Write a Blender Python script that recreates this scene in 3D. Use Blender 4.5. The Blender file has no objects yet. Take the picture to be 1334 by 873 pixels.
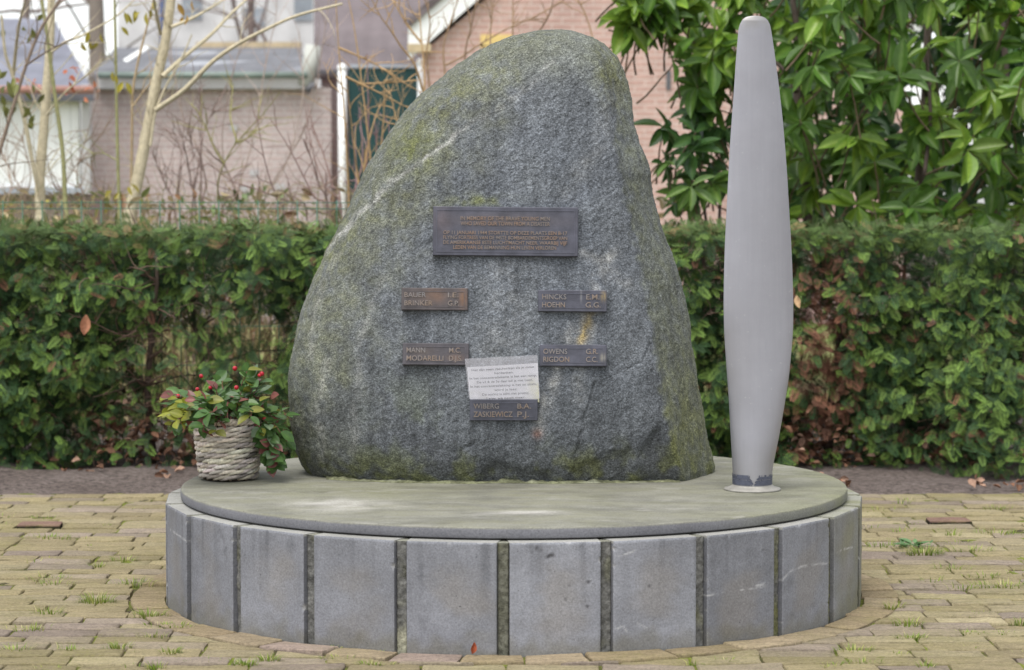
import bpy, math, random
import numpy as np
from mathutils import Vector

random.seed(7)
rng = np.random.default_rng(11)
S = bpy.context.scene
COL = S.collection

# ------------------------------------------------------------------ camera
F_PX, CAMH, PITCH, CAMX, CAMY = 3206.0, 1.305, 0.0581, -0.0066, -8.0
cd = bpy.data.cameras.new('camera')
cam = bpy.data.objects.new('camera', cd)
COL.objects.link(cam)
cam.location = (CAMX, CAMY, CAMH)
cam.rotation_euler = (math.pi / 2 - PITCH, 0, 0)
cd.sensor_width = 36
cd.lens = F_PX / 1334 * 36
cd.clip_start, cd.clip_end = 0.1, 500
cd.dof.use_dof = True
cd.dof.focus_distance = 7.8
cd.dof.aperture_fstop = 4.4
S.camera = cam

# ------------------------------------------------------------------ sky and sun (bright overcast)
SUN_EL, SUN_AZ = math.radians(68), math.radians(205)      # azimuth clockwise from +Y
W = bpy.data.worlds.new('World')
S.world = W
W.use_nodes = True
nt = W.node_tree
nt.nodes.clear()
sky = nt.nodes.new('ShaderNodeTexSky')
sky.sky_type = 'NISHITA'
sky.sun_disc = False
sky.sun_elevation = SUN_EL
sky.sun_rotation = SUN_AZ
sky.air_density, sky.dust_density, sky.ozone_density = 1.0, 1.2, 1.0
hs = nt.nodes.new('ShaderNodeHueSaturation')
hs.inputs['Saturation'].default_value = 0.20
bgn = nt.nodes.new('ShaderNodeBackground')
bgn.inputs['Strength'].default_value = 0.14
out = nt.nodes.new('ShaderNodeOutputWorld')
nt.links.new(sky.outputs[0], hs.inputs['Color'])
nt.links.new(hs.outputs[0], bgn.inputs[0])
nt.links.new(bgn.outputs[0], out.inputs[0])

sl = bpy.data.lights.new('sun', 'SUN')
sl.energy = 1.6
sl.angle = math.radians(40)
sl.color = (1.0, 0.965, 0.92)
so = bpy.data.objects.new('sun', sl)
COL.objects.link(so)
sd = Vector((math.sin(SUN_AZ) * math.cos(SUN_EL), math.cos(SUN_AZ) * math.cos(SUN_EL), math.sin(SUN_EL)))
so.rotation_euler = sd.to_track_quat('Z', 'Y').to_euler()

S.view_settings.view_transform = 'Standard'
S.view_settings.look = 'None'
S.view_settings.exposure = 1.02
S.view_settings.gamma = 1
S.view_settings.use_curve_mapping = False
S.cycles.max_bounces = 8
S.cycles.transparent_max_bounces = 12
S.cycles.use_denoising = True

# ------------------------------------------------------------------ helpers: survey (photo -> metres at a chosen distance)
CP, SP = math.cos(PITCH), math.sin(PITCH)

def ray(x, y):
    a, b = (x - 667.0) / F_PX, (436.5 - y) / F_PX
    return np.array([a, CP + b * SP, -SP + b * CP])

def P(x, y, Y):
    d = ray(x, y)
    return np.array([CAMX, CAMY, CAMH]) + d * ((Y - CAMY) / d[1])

def PZ(x, y, z):
    d = ray(x, y)
    return np.array([CAMX, CAMY, CAMH]) + d * ((z - CAMH) / d[2])

def proj(V):
    V = np.asarray(V, float)
    X = V[..., 0] - CAMX; Yd = V[..., 1] - CAMY; Z = V[..., 2] - CAMH
    d = Yd * CP - Z * SP
    u = Yd * SP + Z * CP
    return 667 + F_PX * X / d, 436.5 - F_PX * u / d

# ------------------------------------------------------------------ helpers: noise
_perm = rng.permutation(256)
_perm = np.concatenate([_perm, _perm])
_grad = rng.normal(size=(256, 3))
_grad /= np.linalg.norm(_grad, axis=1)[:, None]

def noise(p):
    p = np.asarray(p, float)
    i = np.floor(p).astype(int)
    f = p - i
    i &= 255
    u = f * f * f * (f * (f * 6 - 15) + 10)
    r = np.zeros(p.shape[:-1])
    for dx in (0, 1):
        for dy in (0, 1):
            for dz in (0, 1):
                h = _perm[_perm[_perm[(i[..., 0] + dx) & 255] + ((i[..., 1] + dy) & 255)] + ((i[..., 2] + dz) & 255)]
                g = _grad[h]
                w = (u[..., 0] if dx else 1 - u[..., 0]) * (u[..., 1] if dy else 1 - u[..., 1]) * (u[..., 2] if dz else 1 - u[..., 2])
                r += w * (g[..., 0] * (f[..., 0] - dx) + g[..., 1] * (f[..., 1] - dy) + g[..., 2] * (f[..., 2] - dz))
    return r * 1.6

def fbm(p, octv=4, gain=0.5):
    p = np.asarray(p, float)
    r = 0; a = 1.0
    for k in range(octv):
        r = r + a * noise(p * (2.03 ** k) + 17.3 * k)
        a *= gain
    return r

def sstep(a, b, x):
    t = np.clip((x - a) / (b - a), 0, 1)
    return t * t * (3 - 2 * t)

# ------------------------------------------------------------------ helpers: mesh building
ORG = {}

def tag(o, label=None, cat=None, group=None, kind=None):
    if label: o['label'] = label
    if cat: o['category'] = cat
    if group: o['group'] = group
    if kind: o['kind'] = kind
    return o

def empty(name, loc, label=None, cat=None, group=None):
    o = bpy.data.objects.new(name, None)
    COL.objects.link(o)
    o.location = [float(c) for c in loc]
    o.empty_display_size = 0.1
    ORG[o.name] = np.array(loc, float)
    return tag(o, label, cat, group)

class MB:
    def __init__(s):
        s.v = []; s.c = []; s.li = []; s.lt = []; s.n = 0; s.anycol = False
    def add(s, v, faces, col=None):
        """faces: (F,k) array or list of index lists"""
        v = np.asarray(v, float).reshape(-1, 3)
        s.v.append(v)
        if col is None:
            c = np.ones((len(v), 3))
        else:
            s.anycol = True
            c = np.broadcast_to(np.asarray(col, float), (len(v), 3))
        s.c.append(c)
        if isinstance(faces, np.ndarray):
            s.li.append((faces + s.n).ravel()); s.lt.append(np.full(len(faces), faces.shape[1]))
        else:
            for f in faces:
                s.li.append(np.asarray(f) + s.n); s.lt.append(np.array([len(f)]))
        s.n += len(v)
        return s
    def box(s, lo, hi, col=None):
        x0, y0, z0 = lo; x1, y1, z1 = hi
        v = [(x0,y0,z0),(x1,y0,z0),(x1,y1,z0),(x0,y1,z0),(x0,y0,z1),(x1,y0,z1),(x1,y1,z1),(x0,y1,z1)]
        return s.add(v, np.array([(0,3,2,1),(4,5,6,7),(0,1,5,4),(1,2,6,5),(2,3,7,6),(3,0,4,7)]), col)
    def hexa(s, v8, col=None):
        return s.add(v8, np.array([(0,3,2,1),(4,5,6,7),(0,1,5,4),(1,2,6,5),(2,3,7,6),(3,0,4,7)]), col)
    def tube(s, pts, r, n=6, col=None, cap=True, flat=None):
        pts = np.asarray(pts, float); m = len(pts)
        r = np.broadcast_to(np.asarray(r, float), (m,))
        t = np.gradient(pts, axis=0)
        t /= np.linalg.norm(t, axis=1)[:, None] + 1e-12
        up = np.array([0, 0, 1.0]) if abs(t[0][2]) < 0.9 else np.array([1.0, 0, 0])
        a = np.cross(t[0], up); a /= np.linalg.norm(a)
        V = []
        an = np.linspace(0, 2 * np.pi, n, endpoint=False)
        for k in range(m):
            a = a - t[k] * (a @ t[k]); a /= np.linalg.norm(a) + 1e-12
            b = np.cross(t[k], a)
            V.append(pts[k] + r[k] * (np.cos(an)[:, None] * a + np.sin(an)[:, None] * b))
        V = np.concatenate(V)
        q = []
        for k in range(m - 1):
            i0 = k * n; i1 = i0 + n
            j = np.arange(n); jn = (j + 1) % n
            q.append(np.stack([i0 + j, i0 + jn, i1 + jn, i1 + j], 1))
        s.add(V, np.concatenate(q), col)
        if cap:
            s.li.append(np.arange(n)[::-1] + s.n - len(V)); s.lt.append(np.array([n]))
            s.li.append(np.arange(n) + s.n - n); s.lt.append(np.array([n]))
        return s
    def grid(s, V, nu, nv, col=None, wrapu=False, flip=False):
        """V: (nv*nu) row-major by v"""
        j = np.arange(nu if wrapu else nu - 1); i = np.arange(nv - 1)
        J, I = np.meshgrid(j, i)
        a = I * nu + J; b = I * nu + (J + 1) % nu; c = b + nu; d = a + nu
        q = np.stack([a, b, c, d], -1).reshape(-1, 4)
        if flip: q = q[:, ::-1]
        return s.add(V, q, col)
    def batch(s, tv, tf, pos, ax, ay, az, col):
        """instances of a template: tv (T,3), tf (F,k); pos/ax/ay/az (M,3) already scaled; col (M,3) or (M,T,3)"""
        M, T = len(pos), len(tv)
        V = pos[:, None, :] + tv[None, :, 0, None] * ax[:, None, :] + tv[None, :, 1, None] * ay[:, None, :] + tv[None, :, 2, None] * az[:, None, :]
        Fc = (np.arange(M) * T)[:, None, None] + tf[None]
        col = np.asarray(col, float)
        if col.ndim == 2: col = np.repeat(col[:, None, :], T, 1)
        return s.add(V.reshape(-1, 3), Fc.reshape(-1, tf.shape[1]), col.reshape(-1, 3))
    def build(s, name, mat, parent=None, smooth=True, origin=None):
        V = np.concatenate(s.v)
        o0 = np.zeros(3) if origin is None else np.array(origin, float)
        if parent is not None: o0 = ORG[parent.name]
        me = bpy.data.meshes.new(name)
        me.vertices.add(len(V)); me.vertices.foreach_set('co', (V - o0).astype(np.float32).ravel())
        li = np.concatenate(s.li).astype(np.int32); lt = np.concatenate(s.lt).astype(np.int32)
        me.loops.add(len(li)); me.loops.foreach_set('vertex_index', li)
        me.polygons.add(len(lt))
        ls = np.concatenate([[0], np.cumsum(lt)[:-1]]).astype(np.int32)
        me.polygons.foreach_set('loop_start', ls)
        me.update(calc_edges=True)
        me.validate()
        me.polygons.foreach_set('use_smooth', np.full(len(me.polygons), bool(smooth)))
        if s.anycol:
            at = me.color_attributes.new('Col', 'FLOAT_COLOR', 'POINT')
            c = np.concatenate(s.c); c4 = np.concatenate([c, np.ones((len(c), 1))], 1)
            at.data.foreach_set('color', c4.astype(np.float32).ravel())
        me.materials.append(mat)
        o = bpy.data.objects.new(name, me)
        COL.objects.link(o)
        if parent is not None:
            o.parent = parent
        else:
            o.location = o0
        ORG[o.name] = o0
        return o

def catmull(pts, n):
    pts = np.asarray(pts, float)
    p = np.concatenate([[2 * pts[0] - pts[1]], pts, [2 * pts[-1] - pts[-2]]])
    t = np.linspace(0, len(pts) - 1 - 1e-9, n)
    i = t.astype(int); f = (t - i)[:, None]
    a, b, c, d = p[i], p[i + 1], p[i + 2], p[i + 3]
    return 0.5 * (2 * b + (c - a) * f + (2 * a - 5 * b + 4 * c - d) * f ** 2 + (-a + 3 * b - 3 * c + d) * f ** 3)

def unit(v):
    return v / (np.linalg.norm(v, axis=-1, keepdims=True) + 1e-12)

def smooth_by_angle(o, ang=30):
    me = o.data
    me.set_sharp_from_angle(angle=math.radians(ang))
    return o

# ------------------------------------------------------------------ helpers: materials
class NT:
    def __init__(s, name):
        s.m = bpy.data.materials.new(name); s.m.use_nodes = True
        s.t = s.m.node_tree; s.t.nodes.clear()
        s.o = s.n('ShaderNodeOutputMaterial')
    def n(s, ty, **kw):
        nd = s.t.nodes.new(ty)
        for k, v in kw.items():
            if k.startswith('i_'):
                nd.inputs[k[2:].replace('_', ' ')].default_value = v
            else: setattr(nd, k, v)
        return nd
    def l(s, a, b): s.t.links.new(a, b)
    def coords(s): return s.n('ShaderNodeTexCoord').outputs['Object']
    def mapped(s, co, scale=(1, 1, 1), rot=(0, 0, 0)):
        m = s.n('ShaderNodeMapping'); s.l(co, m.inputs[0])
        m.inputs['Scale'].default_value = scale; m.inputs['Rotation'].default_value = rot
        return m.outputs[0]
    def noise(s, co, scale, detail=4, rough=0.55, dist=0):
        nd = s.n('ShaderNodeTexNoise'); s.l(co, nd.inputs['Vector'])
        nd.inputs['Scale'].default_value = scale; nd.inputs['Detail'].default_value = detail
        nd.inputs['Roughness'].default_value = rough; nd.inputs['Distortion'].default_value = dist
        return nd.outputs['Fac']
    def ramp(s, fac, stops):
        r = s.n('ShaderNodeValToRGB'); s.l(fac, r.inputs[0])
        e = r.color_ramp.elements
        while len(e) < len(stops): e.new(0.5)
        for k, (p, c) in enumerate(stops):
            e[k].position = p
            e[k].color = (c, c, c, 1) if isinstance(c, (int, float)) else (*c, 1)
        return r.outputs['Color']
    def mix(s, fac, a, b, mode='MIX'):
        m = s.n('ShaderNodeMix', data_type='RGBA', blend_type=mode)
        for val, k in ((fac, 0), (a, 6), (b, 7)):
            if isinstance(val, (int, float)): m.inputs[k].default_value = val if k == 0 else (val, val, val, 1)
            elif isinstance(val, tuple): m.inputs[k].default_value = (*val, 1)
            else: s.l(val, m.inputs[k])
        return m.outputs[2]
    def math(s, op, a, b=0.0):
        m = s.n('ShaderNodeMath', operation=op)
        for k, val in enumerate((a, b)):
            if isinstance(val, (int, float)): m.inputs[k].default_value = val
            else: s.l(val, m.inputs[k])
        return m.outputs[0]
    def bump(s, h, strength=0.5, dist=0.005, prev=None):
        b = s.n('ShaderNodeBump'); s.l(h, b.inputs['Height'])
        b.inputs['Strength'].default_value = strength; b.inputs['Distance'].default_value = dist
        if prev is not None: s.l(prev, b.inputs['Normal'])
        return b.outputs[0]
    def pbr(s, col, rough=0.7, normal=None, metal=0.0, spec=0.5, transl=0.0):
        b = s.n('ShaderNodeBsdfPrincipled')
        if isinstance(col, tuple): b.inputs['Base Color'].default_value = (*col, 1)
        else: s.l(col, b.inputs['Base Color'])
        if isinstance(rough, (int, float)): b.inputs['Roughness'].default_value = rough
        else: s.l(rough, b.inputs['Roughness'])
        b.inputs['Metallic'].default_value = metal
        b.inputs['Specular IOR Level'].default_value = spec
        if normal is not None: s.l(normal, b.inputs['Normal'])
        sh = b.outputs[0]
        if transl > 0:
            t = s.n('ShaderNodeBsdfTranslucent')
            if isinstance(col, tuple): t.inputs[0].default_value = (*col, 1)
            else: s.l(col, t.inputs[0])
            mx = s.n('ShaderNodeMixShader'); mx.inputs[0].default_value = transl
            s.l(sh, mx.inputs[1]); s.l(t.outputs[0], mx.inputs[2]); sh = mx.outputs[0]
        s.l(sh, s.o.inputs[0])
        return s.m
    def attr(s, name='Col'):
        return s.n('ShaderNodeAttribute', attribute_name=name).outputs['Color']

def m_attr(name, rough=0.7, nscale=30, namt=0.25, bump=0.0, bscale=200, bdist=0.002, spec=0.4, transl=0.0, metal=0.0, nscale2=None):
    t = NT(name); co = t.coords()
    f = t.ramp(t.noise(co, nscale, 5), [(0.25, 1 - namt), (0.75, 1 + namt)])
    c = t.mix(1.0, t.attr(), f, 'MULTIPLY')
    nr = None
    if bump > 0: nr = t.bump(t.noise(co, bscale, 5, 0.6), bump, bdist)
    return t.pbr(c, rough, nr, metal, spec, transl)

def m_flat(name, col, rough=0.7, nscale=20, namt=0.15, bump=0.0, bscale=200, bdist=0.002, spec=0.4, metal=0.0):
    t = NT(name); co = t.coords()
    f = t.ramp(t.noise(co, nscale, 5), [(0.25, 1 - namt), (0.75, 1 + namt)])
    c = t.mix(1.0, col, f, 'MULTIPLY')
    nr = t.bump(t.noise(co, bscale, 5, 0.6), bump, bdist) if bump > 0 else None
    return t.pbr(c, rough, nr, metal, spec)

def m_brickwall(name, c1, c2, mortar, scale=1.0, course=0.0625, length=0.21):
    t = NT(name); co = t.coords()
    sx = t.n('ShaderNodeSeparateXYZ'); t.l(co, sx.inputs[0])
    cx = t.n('ShaderNodeCombineXYZ')
    t.l(t.math('ADD', sx.outputs[0], sx.outputs[1]), cx.inputs[0]); t.l(sx.outputs[2], cx.inputs[1])
    b = t.n('ShaderNodeTexBrick')
    t.l(cx.outputs[0], b.inputs['Vector'])
    b.inputs['Color1'].default_value = (*c1, 1); b.inputs['Color2'].default_value = (*c2, 1); b.inputs['Mortar'].default_value = (*mortar, 1)
    b.inputs['Scale'].default_value = 1.0
    b.inputs['Mortar Size'].default_value = 0.009; b.inputs['Mortar Smooth'].default_value = 0.3
    b.inputs['Brick Width'].default_value = length; b.inputs['Row Height'].default_value = course
    f = t.ramp(t.noise(co, 1.3, 6, 0.6), [(0.25, 0.8), (0.75, 1.18)])
    f2 = t.ramp(t.noise(co, 25, 4, 0.6), [(0.25, 0.85), (0.75, 1.15)])
    c = t.mix(1.0, t.mix(1.0, b.outputs['Color'], f, 'MULTIPLY'), f2, 'MULTIPLY')
    h = t.math('SUBTRACT', 1.0, b.outputs['Fac'])
    return t.pbr(c, 0.85, t.bump(h, 0.6, 0.006), spec=0.25)

# stone of the boulder: vertex colours hold veins, lichen and stains; grain comes from noise
def m_boulder():
    t = NT('gneiss'); co = t.coords()
    an = t.mapped(co, (1.0, 1.0, 1.7), (0.0, math.radians(35), 0.0))
    g1 = t.ramp(t.noise(an, 125, 4, 0.72), [(0.33, 0.46), (0.5, 0.9), (0.66, 1.5)])
    g2 = t.ramp(t.noise(co, 230, 3, 0.7), [(0.36, 0.55), (0.64, 1.5)])
    vo = t.n('ShaderNodeTexVoronoi'); t.l(an, vo.inputs['Vector']); vo.inputs['Scale'].default_value = 150
    fl = t.ramp(vo.outputs['Distance'], [(0.06, 1.0), (0.26, 0.0)])
    flm = t.mix(1.0, fl, t.ramp(t.noise(co, 60, 3), [(0.46, 0.0), (0.6, 1.0)]), 'MULTIPLY')
    c = t.mix(1.0, t.mix(1.0, t.attr(), g1, 'MULTIPLY'), g2, 'MULTIPLY')
    sk = t.ramp(t.noise(t.mapped(co, (1.0, 1.0, 0.10), (0, math.radians(6), 0)), 34, 5, 0.65), [(0.3, 0.70), (0.7, 1.34)])
    pt = t.ramp(t.noise(co, 7, 5, 0.65), [(0.3, 0.84), (0.7, 1.16)])
    c = t.mix(1.0, t.mix(1.0, c, sk, 'MULTIPLY'), pt, 'MULTIPLY')
    c = t.mix(t.math('MULTIPLY', flm, 0.55), c, (0.36, 0.37, 0.38))
    h = t.math('ADD', t.noise(an, 85, 6, 0.72), t.math('MULTIPLY', t.noise(co, 260, 3, 0.6), 0.4))
    return t.pbr(c, 0.82, t.bump(h, 0.62, 0.006), spec=0.3)

def m_bluestone(name, base, topmoss=False):
    t = NT(name); co = t.coords()
    f1 = t.ramp(t.noise(co, 3.2, 5, 0.6), [(0.3, 0.86), (0.7, 1.14)])
    f2 = t.ramp(t.noise(co, 170, 4, 0.7), [(0.34, 0.80), (0.66, 1.2)])
    sp = t.ramp(t.noise(co, 330, 2, 0.5), [(0.70, 0.0), (0.76, 1.0)])
    pit = t.ramp(t.noise(co, 120, 2, 0.5), [(0.22, 0.45), (0.3, 1.0)])
    c = t.mix(1.0, t.mix(1.0, t.mix(1.0, t.attr(), f1, 'MULTIPLY'), f2, 'MULTIPLY'), pit, 'MULTIPLY')
    c = t.mix(t.math('MULTIPLY', sp, 0.5), c, (0.5, 0.5, 0.48))
    if topmoss:
        st = t.mapped(co, (1.0, 2.3, 1.0))
        n1 = t.ramp(t.noise(st, 3.0, 9, 0.74), [(0.44, 0.0), (0.58, 1.0)])
        n3 = t.ramp(t.noise(co, 38, 5, 0.7), [(0.3, 0.3), (0.7, 1.0)])
        mm = t.math('MULTIPLY', n1, n3)
        geo = t.n('ShaderNodeNewGeometry'); sz = t.n('ShaderNodeSeparateXYZ'); t.l(geo.outputs['Normal'], sz.inputs[0])
        up = t.ramp(sz.outputs[2], [(0.3, 0.0), (0.8, 1.0)])
        mm = t.math('MULTIPLY', mm, up)
        c = t.mix(t.math('MULTIPLY', mm, 0.6), c, (0.17, 0.168, 0.10))
        ch = t.ramp(t.noise(st, 3.6, 9, 0.74), [(0.56, 0.0), (0.62, 1.0)])
        dk = t.ramp(t.noise(t.mapped(co, (1.2, 2.0, 1.0)), 3.3, 7, 0.7), [(0.32, 0.68), (0.56, 1.06)])
        c = t.mix(up, c, t.mix(1.0, c, dk, 'MULTIPLY'))
        c = t.mix(t.math('MULTIPLY', t.math('MULTIPLY', ch, up), 0.35), c, (0.32, 0.31, 0.285))
    h = t.math('ADD', t.noise(co, 180, 4, 0.7), t.math('MULTIPLY', t.noise(co, 24, 4, 0.6), 0.6))
    return t.pbr(c, 0.8, t.bump(h, 0.35, 0.003), spec=0.3)

MAT = {}
MAT['boulder'] = m_boulder()
MAT['panel'] = m_bluestone('bluestone_panel', (0.2, 0.2, 0.22))
MAT['slab'] = m_bluestone('bluestone_slab', (0.3, 0.3, 0.28), True)
MAT['joint'] = m_attr('rough_joint', 0.9, 90, 0.5, 0.8, 160, 0.004, spec=0.2)
MAT['bark'] = m_attr('bark', 0.8, 40, 0.25, 0.4, 120, 0.003)
MAT['needles'] = m_attr('yew_needles', 0.65, 60, 0.3, spec=0.25, transl=0.06)
MAT['leaf'] = m_attr('broad_leaf', 0.34, 40, 0.2, 0.15, 90, 0.002, spec=0.4, transl=0.4)
MAT['dryleaf'] = m_attr('dry_leaf', 0.75, 60, 0.35, 0.3, 120, 0.002, spec=0.2, transl=0.1)
MAT['grass'] = m_attr('grass_blade', 0.55, 60, 0.2, spec=0.3, transl=0.3)
MAT['wicker'] = m_attr('wicker', 0.75, 120, 0.35, 0.5, 300, 0.002, spec=0.25)
MAT['berry'] = m_flat('red_berry', (0.36, 0.010, 0.022), 0.35, 80, 0.25, spec=0.4)
MAT['potsoil'] = m_flat('potting_soil', (0.03, 0.022, 0.016), 0.95, 90, 0.4, 1.0, 90, 0.01)
MAT['white'] = m_flat('white_paint', (0.84, 0.85, 0.84), 0.5, 3, 0.06)
MAT['greyboard'] = m_flat('grey_board', (0.50, 0.49, 0.49), 0.7, 3, 0.12)
MAT['green'] = m_flat('green_paint', (0.008, 0.05, 0.05), 0.5, 4, 0.2)
MAT['wire'] = m_flat('green_wire', (0.03, 0.13, 0.085), 0.5)
MAT['sill'] = m_flat('grey_blue_sill', (0.36, 0.39, 0.44), 0.6, 5, 0.15)
MAT['dark'] = m_flat('dark_metal', (0.11, 0.11, 0.12), 0.6)
MAT['beige'] = m_flat('beige_stone', (0.52, 0.42, 0.27), 0.8, 8, 0.2)
MAT['yellow'] = m_flat('pale_yellow_paint', (0.7, 0.52, 0.2), 0.6, 8, 0.15)
MAT['bluepaint'] = m_flat('blue_paint', (0.09, 0.13, 0.28), 0.5)
MAT['render'] = m_flat('pale_render', (0.60, 0.60, 0.59), 0.85, 2.0, 0.25)
MAT['gl'] = m_flat('window_glass', (0.25, 0.28, 0.31), 0.12, 3, 0.3, spec=0.8)

# ------------------------------------------------------------------ GROUND
def m_soil():
    t = NT('mulch_soil'); co = t.coords()
    a = t.ramp(t.noise(co, 36, 7, 0.85), [(0.38, 0.35), (0.62, 1.65)])
    b = t.ramp(t.noise(co, 3, 4, 0.6), [(0.3, (0.125, 0.100, 0.088)), (0.7, (0.185, 0.153, 0.138))])
    c = t.mix(1.0, b, a, 'MULTIPLY')
    return t.pbr(c, 0.95, t.bump(t.noise(co, 60, 6, 0.75), 1.0, 0.02), spec=0.15)

def m_lawn():
    t = NT('far_lawn'); co = t.coords()
    b = t.ramp(t.noise(co, 0.9, 6, 0.65), [(0.35, (0.21, 0.15, 0.09)), (0.5, (0.24, 0.25, 0.10)), (0.65, (0.13, 0.19, 0.05))])
    a = t.ramp(t.noise(co, 40, 4, 0.7), [(0.3, 0.7), (0.7, 1.3)])
    return t.pbr(t.mix(1.0, b, a, 'MULTIPLY'), 0.95, t.bump(t.noise(co, 50, 5, 0.7), 0.8, 0.03), spec=0.1)

g = MB()
nx, ny = 121, 121
gx = np.concatenate([np.linspace(-120, -6, 31)[:-1], np.linspace(-6, 6, 61), np.linspace(6, 120, 31)[1:]])
gy = np.concatenate([np.linspace(-60, -4, 21)[:-1], np.linspace(-4, 8, 81), np.linspace(8, 200, 21)[1:]])
XX, YY = np.meshgrid(gx, gy)
ZZ = -0.012 + 0 * XX
strip = sstep(2.6, 3.0, YY) * (1 - sstep(5.5, 7, YY))
ZZ = ZZ + strip * (0.012 + 0.03 * fbm(np.stack([XX * 2, YY * 2, 0 * XX], -1), 4))
ZZ[YY < 2.55] -= 0.03
ZZ[YY > 6.3] = -0.05
g.grid(np.stack([XX, YY, ZZ], -1).reshape(-1, 3), len(gx), len(gy))
tag(g.build('ground', m_soil()), kind='structure')

g = MB()
gx = np.linspace(-14, 14, 40); gy = np.linspace(6.0, 16.2, 30)
XX, YY = np.meshgrid(gx, gy)
YY[0] += 0.25
ZZ = 0.012 + 0.02 * fbm(np.stack([XX, YY, 0 * XX], -1), 3)
ZZ[0] = -0.08
g.grid(np.stack([XX, YY, ZZ], -1).reshape(-1, 3), len(gx), len(gy))
tag(g.build('lawn', m_lawn()), kind='structure')

# brick paving -------------------------------------------------------------
RING_IN, RING_OUT = 1.127, 1.245

def clip_half(poly, nrm, d):
    """keep points with p.n >= d"""
    outp = []
    for k in range(len(poly)):
        p, q = poly[k], poly[(k + 1) % len(poly)]
        sp_, sq_ = p @ nrm - d, q @ nrm - d
        if sp_ >= 0: outp.append(p)
        if (sp_ >= 0) != (sq_ >= 0): outp.append(p + (q - p) * (sp_ / (sp_ - sq_)))
    return outp

BRICKC = [(0.308, 0.256, 0.162), (0.326, 0.275, 0.186), (0.282, 0.233, 0.150), (0.294, 0.243, 0.190), (0.305, 0.250, 0.212), (0.26, 0.210, 0.182), (0.350, 0.298, 0.198)]

def brick_poly(mb, poly, base, tilt, col, inset=0.007):
    poly = np.array(poly)
    n = len(poly)
    if n < 3: return
    area = 0.5 * np.sum(poly[:, 0] * np.roll(poly[:, 1], -1) - poly[:, 1] * np.roll(poly[:, 0], -1))
    if area < 0: poly = poly[::-1]; area = -area
    if area < 0.0012: return
    # split long edges so the rim can wander
    pts = []
    for k in range(n):
        p, q = poly[k], poly[(k + 1) % n]
        m = max(1, int(np.linalg.norm(q - p) / 0.04))
        for j in range(m): pts.append(p + (q - p) * j / m)
    pts = np.array(pts); n = len(pts)
    c = pts.mean(0)
    pts = pts + rng.normal(0, 0.0019, pts.shape)
    def h(p): return base + tilt[0] * (p[:, 0] - c[0]) + tilt[1] * (p[:, 1] - c[1])
    L = [(pts, -0.055, 0), (pts, -0.008, 0.0), (c + (pts - c) * 0.99, -0.0025, 0.0006), (c + (pts - c) * 0.955, 0.0, 0.0009), (c + (pts - c) * 0.55, 0.0012, 0.0012)]
    V = []
    for q, dz, jit in L:
        z = h(q) + dz + rng.normal(0, 1, n) * jit if jit else h(q) + dz
        V.append(np.concatenate([q, z[:, None]], 1))
    V.append(np.array([[c[0], c[1], base + 0.0015]]))
    V = np.concatenate(V)
    j = np.arange(n); jn = (j + 1) % n
    q = np.concatenate([np.stack([k * n + j, k * n + jn, (k + 1) * n + jn, (k + 1) * n + j], 1) for k in range(4)])
    i0 = mb.n
    mb.add(V, q, col)
    t = np.stack([4 * n + j, 4 * n + jn, np.full(n, 5 * n)], 1) + i0
    mb.li.append(t.ravel()); mb.lt.append(np.full(n, 3))

pav = MB()
red_slots = [PZ(54, 684, 0.0), PZ(1237, 681, 0.0)]
red_bricks = []
y = 2.60
row = 0
while y > -4.2:
    w = 0.106 + rng.normal(0, 0.003) + (0.014 if y > 1.0 else 0)
    y1 = y; y0 = y - w
    x = -4.2 - rng.uniform(0, 0.2)
    tone = rng.normal(0, 0.03)
    while x < 4.2:
        Lb = rng.choice([0.205, 0.21, 0.215, 0.20, 0.235, 0.26]) + rng.normal(0, 0.004)
        isred = None
        for k, rs in enumerate(red_slots):
            if rs is not None and y0 <= rs[1] <= y1:
                if abs(x - (rs[0] - 0.09)) < 1e-6: isred = k; Lb = 0.18
                elif x < rs[0] - 0.09 < x + Lb + 0.07: Lb = rs[0] - 0.09 - x
        cx_, cy_ = x + Lb / 2, (y0 + y1) / 2
        gap = 0.0012 + abs(rng.normal(0, 0.0018))
        poly = [np.array(p) for p in ((x + gap, y0 + gap), (x + Lb - gap, y0 + gap), (x + Lb - gap, y1 - gap), (x + gap, y1 - gap))]
        skew = rng.normal(0, 0.004)
        poly = [p + np.array([0, skew * (p[0] - cx_) / 0.1]) for p in poly]
        if isred is not None:
            red_bricks.append((x, x + Lb, y0, y1)); red_slots[isred] = None
            x += Lb; continue
        # keep clear of the ring course round the plinth
        if math.hypot(cx_, cy_) < 1.75:
            a = math.atan2(cy_, cx_)
            # nearest point of the brick to the centre decides the cutting line
            best = None
            for fx in np.linspace(0, 1, 7):
                for fy in np.linspace(0, 1, 5):
                    px_, py_ = x + fx * Lb, y0 + fy * (y1 - y0)
                    r_ = math.hypot(px_, py_)
                    if r_ >= RING_OUT * 0.985 and (best is None or r_ < best[0]): best = (r_, px_, py_)
            if best is None: x += Lb; continue
            nrm = np.array([best[1], best[2]]) / best[0]
            poly = clip_half(poly, nrm, RING_OUT + 0.003)
        if len(poly) >= 3:
            c = np.array((1.0, 1.005, 0.93)) * np.array(BRICKC[rng.choice(len(BRICKC), p=[.24, .18, .16, .14, .12, .06, .10])]) * 0.84 * (1 + tone + rng.normal(0, 0.07))
            brick_poly(pav, poly, rng.normal(0, 0.0022), rng.normal(0, 0.008, 2), c)
        x += Lb
    y = y0 - 0.0015
    row += 1
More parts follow.
